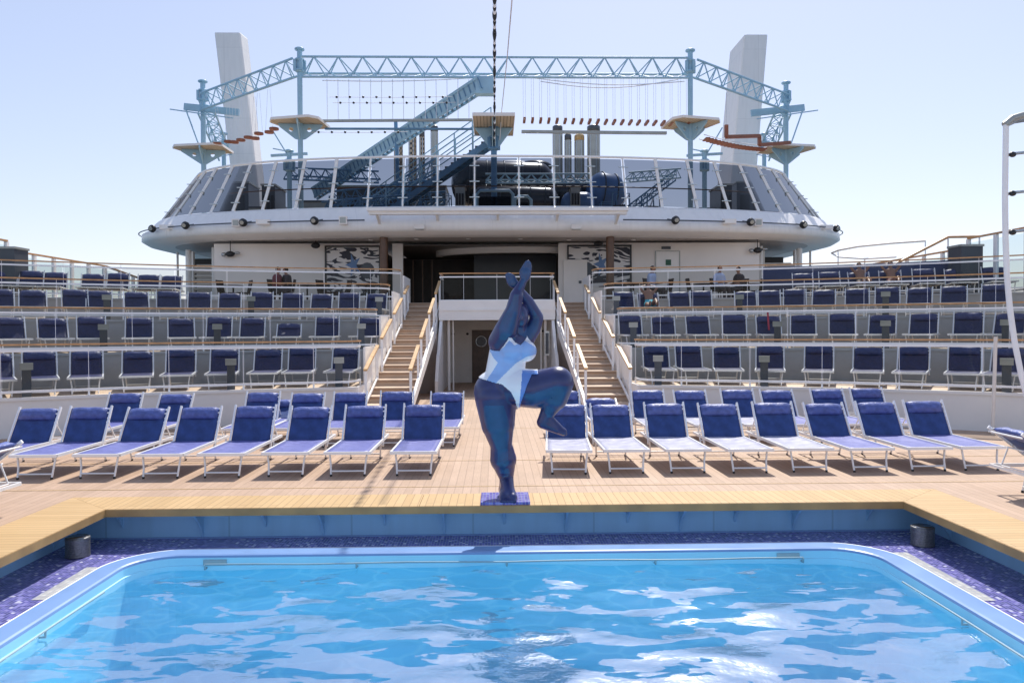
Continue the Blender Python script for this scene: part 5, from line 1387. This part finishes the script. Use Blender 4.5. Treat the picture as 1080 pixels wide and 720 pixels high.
p0, p1 = atY(620,190,37), atY(662,190,37)
capsule('storage_tank', (p0.x,37.8,9.0), (p1.x,38.2,8.75), 1.05, 'blue_tank', 'rounded blue tank right of the dark slide tubes', 'tank', bands=2)
p0 = atY(590,212,36)
capsule('storage_tank', (p0.x,35.4,7.9), (p0.x+1.6,35.4,7.9), .62, 'blue_tank', 'low blue drum in front of the dark slide tubes', 'tank', bands=1)
o = thing('white_dome', 'white curved equipment cover rising over the large slide tube', 'cover'); p = atY(540,160,39.5)
b_ = MB(); b_.ell((p.x,39.8,9.9), (2.1,1.2,1.05), 20, 12); b_.build('shell', 'white', o); b_ = MB(); b_.ell((p.x+1.2,39.5,10.55), (.9,.6,.35), 16, 10); b_.build('hatch', 'slide', o)
truss((atY(512,187,35).x,35,9.05), (atY(622,187,35).x,35,9.05), .4, .42, 8, 'low blue lattice girder behind the windscreen at the centre', 'blue_steel', .04)
truss((atY(662,178,36).x,36,9.3), (atY(722,172,36).x,37,9.7), .4, .45, 6, 'rising blue lattice girder behind the right half of the windscreen', 'blue_steel', .04)
truss((atY(300,175,40).x,40,10.3), (atY(400,180,40).x,40,10.1), .6, .6, 8, 'upper dark blue lattice girder behind the left half of the windscreen', 'blue_dark', .05)
truss((atY(345,200,38).x,38,8.6), (atY(455,192,38).x,38,9.2), .6, .7, 9, 'middle dark blue lattice girder behind the left half of the windscreen', 'blue_dark', .05)
truss((atY(340,212,37).x,37,8.0), (atY(470,205,37).x,37,8.5), .6, .6, 10, 'lower dark blue lattice girder behind the left half of the windscreen', 'blue_dark', .05)
truss((atY(360,214,39).x,39,7.6), (atY(460,170,39).x,39,10.5), .7, .7, 9, 'diagonal dark lattice girder crossing behind the left half of the windscreen', 'blue_dark', .05)
truss((atY(650,214,38).x,38,7.6), (atY(712,180,38).x,38,9.8), .5, .5, 7, 'diagonal dark lattice girder crossing behind the right half of the windscreen', 'blue_dark', .04)
# blue tubular frames
for px0, px1, lb in ((503,541,'blue tubular arch frame at the centre behind the windscreen'),(543,560,'small pale blue tubular arch beside the centre frame')):
    a, b_ = atY(px0,216,33).x, atY(px1,216,33).x; o = thing('tube_arch', lb, 'frame'); z1 = 8.15 if px0 == 503 else 7.9
    m_ = MB(); m_.tube([(a,33,ZU),(a,33,z1-.15),(a+.15,33,z1),(b_-.15,33,z1),(b_,33,z1-.15),(b_,33,ZU)], .07, 8); m_.build('arch', 'blue_steel', o)
    m_ = MB(); m_.box(a+.1, b_-.1, 33.05, 33.1, ZU, z1-.25); m_.build('panel', 'glass_dark', o)
# cabins and screens behind the glass
def cabin(px0, px1, Y, z1, m_, lb, dep=2):
    a, b_ = atY(px0,200,Y).x, atY(px1,200,Y).x; o = thing('deck_cabin', lb, 'cabin'); mb = MB(); mb.box(a, b_, Y, Y+dep, ZU, z1); mb.build('body', m_, o)
    mb = MB(); mb.box(a-.05, b_+.05, Y-.05, Y+dep+.05, z1+.002, z1+.09); mb.build('roof', 'grey_dark' if m_ != 'grey_dark' else 'flue', o)
    w = (b_-a); mb = MB()
    for i in range(3): mb.box(a+w*(.08+.3*i), a+w*(.30+.3*i), Y-.02, Y-.001, ZU+(z1-ZU)*.45, ZU+(z1-ZU)*.8)
    mb.build('window', 'black', o)
cabin(221,262,44,10.6,'grey_dark','tall dark grey casing behind the left end of the windscreen'); cabin(777,822,44,10.6,'grey_dark','tall dark grey casing behind the right end of the windscreen')
cabin(262,300,43,9.0,'flue','grey cabin with dark windows behind the left end of the windscreen'); cabin(318,350,41,9.0,'flue','dark cabin behind the left of the windscreen, beside the lattices')
cabin(276,290,39.5,9.6,'grey_dark','small dark locker left of the left near post'); cabin(760,772,39.5,9.6,'grey_dark','small dark locker right of the right near post'); cabin(640,704,42.5,8.7,'grey_dark','long low dark equipment cabin right of the slide tubes')
cabin(712,750,43,8.9,'flue','grey cabin with dark windows behind the right end of the windscreen')
cabin(355,470,41.5,9.9,'grey_dark','long dark equipment cabin behind the stair lattices'); cabin(560,640,42,9.1,'grey_dark','long dark equipment cabin behind the slide tubes')
for px, lb in ((480,'tall grey locker left of the centre arch'),(602,'tall grey locker under the tilted slide tube')):
    cabin(px, px+10, 34.5, 8.6, 'flue', lb, 1)
rn = random.Random(5)
for i, (px, Y, h) in enumerate(((355,35,1.1),(372,36,1.3),(388,35,.9),(436,36,1.3),(452,35,1.0),(468,36,1.4),(640,36,1.0),(655,35,1.3),(672,36,.9),(686,35,1.2))):
    x = atY(px, 216, Y).x; o = thing('equipment_frame', f'small dark and white deck equipment rack, {ORD[i]} from the left behind the windscreen', 'rack', (x, Y, ZU), rn.uniform(-.5, .5), 'equipment racks behind the windscreen')
    b_ = MB()
    for sx in (-.35,.35):
        for sy in (-.3,.3): b_.beam((sx,sy,0),(sx*.8,sy,h), .05, .05)
    b_.v = []; b_.f = []; b_.sm = []; b_.mi = []
    for q_ in (((-.35,-.3,0),(-.3,-.3,h),(.3,-.3,h),(.35,-.3,0)), ((-.35,.3,0),(-.3,.3,h),(.3,.3,h),(.35,.3,0))):
        b2_ = MB(); b2_.sweep(q_, .05, .05, up=(0,1,0)); b2_.build('side_frame', 'blue_dark', o)
    b_.beam((-.34,-.27,.15),(.28,.27,h-.1), .05, .05); b_.build('cross_brace', rn.choice(['frame','blue_steel','blue_dark']), o)
    b_ = MB(); b_.box(-.3,.3,-.25,.25,.15,h*.55); b_.build('bin', rn.choice(['grey_dark','slide','blue_tank']), o)

# ================================================================== ship side screens
for sg, side in ((-1,'left'),(1,'right')):
    xs_ = sg*15.75
    def scr(y0, y1, ztop, lb, st=1.25, m_='glass_sea', drop=0):
        o = thing('side_windscreen', lb, 'windscreen', (0,0,0), 0, 'glass windscreens along the ship sides'); n_ = max(1, round((y1-y0)/st))
        zt2 = lambda y: ztop-drop*(y-y0)/(y1-y0)
        for i in range(n_+1):
            y = y0+(y1-y0)*i/n_; b_ = MB(); b_.box(xs_-.05, xs_+.05, y-.06, y+.06, 3.16, zt2(y)); b_.build('post', 'frame', o)
        for i in range(n_):
            ya, yb = y0+(y1-y0)*i/n_+.07, y0+(y1-y0)*(i+1)/n_-.07; b_ = MB(); b_.add([(xs_,ya,3.3),(xs_,yb,3.3),(xs_,yb,zt2(yb)-.12),(xs_,ya,zt2(ya)-.12)], [(0,1,2,3)]); b_.build('glass_panel', m_, o)
        b_ = MB(); b_.sweep([(xs_,y0,zt2(y0)+.03),(xs_,y1,zt2(y1)+.03)], .12, .05); b_.build('handrail', 'wood_rail', o)
        b_ = MB(); b_.sweep([(xs_,y0,3.25),(xs_,y1,3.25)], .10, .06); b_.build('bottom_rail', 'frame', o)
    scr(18.0, 24.9, 5.05, f'tall glass windscreen panels on the {side} ship side, nearest part', 1.4)
    scr(25.2, 31.0, 4.75, f'middle stretch of glass windscreen on the {side} ship side')
    scr(31.1, 37.0, 4.75, f'far lower stretch of glass windscreen on the {side} ship side', drop=.6)
    o = thing('deck_locker', f'dark cabinet standing against the {side} side windscreen', 'cabinet', (sg*15.2, 24.2, 3.16)); b_ = MB(); b_.box(-.35,.35,-.35,.35,0,1.55); bo = b_.build('body', 'grey_dark', o); b_ = MB(); b_.box(-.38,.38,-.38,.38,1.551,1.62); b_.build('lid', 'flue', o)
# navy windbreak behind the upper right loungers
mb = MB(); yv = [Yr(RR[3], x)+3.0 for x in (9.8, 12, 14, 15.5)]
mb.loft([[(x, y, 3.16) for x, y in zip((9.8,12,14,15.5), yv)], [(x, y, 4.35) for x, y in zip((9.8,12,14,15.5), yv)]]); ob = mb.build('windbreak_wall', 'navy_wall'); s_ = ob.modifiers.new('s','SOLIDIFY'); s_.thickness = .08
tag(ob, 'low navy windbreak wall behind the upper right loungers', 'wall')
# loop rails at the right
o = thing('curved_guard_rail', 'thin curved guard rail beside the right end of the oval deck', 'rail')
b_ = MB(); b_.tube([atY(976,254,30), atY(940,256.5,31), atY(905,260,32), atY(884,264,33), atY(877,267,33.5)], .04, 6); b_.build('rail', 'alcove', o)
b_ = MB(); b_.tube([atY(877,267,33.5), atY(884,271,33), atY(912,273,31.5), atY(945,271,30)], .035, 6); b_.build('rail', 'frame', o)
for a, b2 in (((884,264,33),(884,290,33)),((912,273,31.5),(912,290,31.5)),((976,254,30),(976,285,30))):
    b_ = MB(); p = atY(*a); b_.tube([p, (p.x,p.y,3.16)], .025, 6); b_.build('post', 'frame', o)
o = thing('slanted_rail', 'wooden rail slanting down at the right side deck, left of the tall screen', 'rail')
b_ = MB(); b_.tube([atY(943,279,26), atY(1000,250,26), atY(1033,249.5,26)], .045, 6); b_.build('rail', 'wood_rail', o)
for px in (1000, 1033):
    b_ = MB(); p = atY(px,250,26); b_.tube([p,(p.x,p.y,3.16)], .03, 6); b_.build('post', 'frame', o)
b_ = MB(); p = atY(943,279,26); b_.tube([p,(p.x,p.y,3.16)], .03, 6); b_.build('post', 'frame', o)
# curved pole frame at the right edge
o = thing('arched_pole_frame', 'white curved tubular frame with cross bars at the right edge of the picture', 'frame')
YM = 10.6
cv = [(1061,132),(1060.5,165),(1060,210),(1060.5,250),(1062,290),(1065,325),(1070,360),(1077,395),(1086,430),(1098,465),(1112,492)]
pts = [atY(a, b_, YM) for a, b_ in cv]; pts[-1].z = max(pts[-1].z, .25); pts.append(Vector((pts[-1].x+.08, YM, 0)))
b_ = MB(); b_.tube(pts, .038, 12); b_.build('curved_pole', 'frame', o)
b_ = MB(); b_.tube([pts[0]+Vector((-.02,0,.0)), atY(1068,125,YM), atY(1084,120.5,YM), atY(1110,117,YM)], .05, 10); b_.build('top_bar', 'flue', o)
b_ = MB(); b_.tube([pts[0], atY(1070,128,YM+.5), atY(1110,122,YM+1.2)], .035, 8); b_.build('top_bar', 'grey_dark', o)
for py in (164, 205, 246):
    b_ = MB(); p = atY(1060.5, py, YM); b_.tube([p, atY(1070, py-2, YM), atY(1110, py-6, YM+.3)], .022, 8); b_.build('cross_bar', 'steel', o)
    b_ = MB(); b_.ell(atY(1068, py-1, YM-.02), (.05,.04,.04)); b_.build('bar_clamp', 'black', o)
b_ = MB(); b_.tube([atY(1110,117,YM), Vector((atY(1110,117,YM).x, YM, 0))], .05, 10); b_.build('rear_pole', 'frame', o)
b_ = MB(); pb = atZ(1047, 457, 0); pb.y = min(pb.y, 15.0); p = atY(1047,457,15.0)
b_.tube([(p.x,15.0,0),(p.x+.05,15.0,1.95)], .035, 8); ob = b_.build('thin_pole', 'alcove'); tag(ob, 'thin copper coloured pole standing against the right end of the pale wall', 'pole')

# ------------------------------------------------------------------ light and render settings
w = bpy.data.worlds.new('World'); S.world = w; w.use_nodes = True; nt = w.node_tree
sky = nt.nodes.new('ShaderNodeTexSky'); sky.sky_type = 'NISHITA'; sky.sun_disc = False
EL, AZ = 53, 15
sky.sun_elevation = R(EL); sky.sun_rotation = R(AZ); sky.altitude = 0; sky.air_density = AIR; sky.dust_density = DUST; sky.ozone_density = 1.5
bg = nt.nodes['Background']
gm = nt.nodes.new('ShaderNodeGamma'); gm.inputs['Gamma'].default_value = SGAM; nt.links.new(sky.outputs[0], gm.inputs['Color'])
hm = nt.nodes.new('ShaderNodeMix'); hm.data_type = 'RGBA'; hm.blend_type = 'MULTIPLY'; hm.inputs[0].default_value = 1; hm.inputs[7].default_value = STINT
nt.links.new(gm.outputs[0], hm.inputs[6]); nt.links.new(hm.outputs[2], bg.inputs['Color']); bg.inputs['Strength'].default_value = SKYS
sd = bpy.data.lights.new('sun', 'SUN'); sd.energy = SUNE; sd.angle = R(.55); sd.color = (1, .95, .87)
so = bpy.data.objects.new('sun', sd); COL.objects.link(so)
sdir = Vector((math.cos(R(EL))*math.sin(R(AZ)), math.cos(R(EL))*math.cos(R(AZ)), math.sin(R(EL))))
so.rotation_euler = sdir.to_track_quat('Z', 'Y').to_euler(); so.location = sdir*60
S.view_settings.view_transform = 'Standard'; S.view_settings.look = 'None'; S.view_settings.gamma = 1; S.view_settings.exposure = EXPO
S.view_settings.use_curve_mapping = False
S.cycles.transparent_max_bounces = 24; S.cycles.max_bounces = 8; S.cycles.use_denoising = True
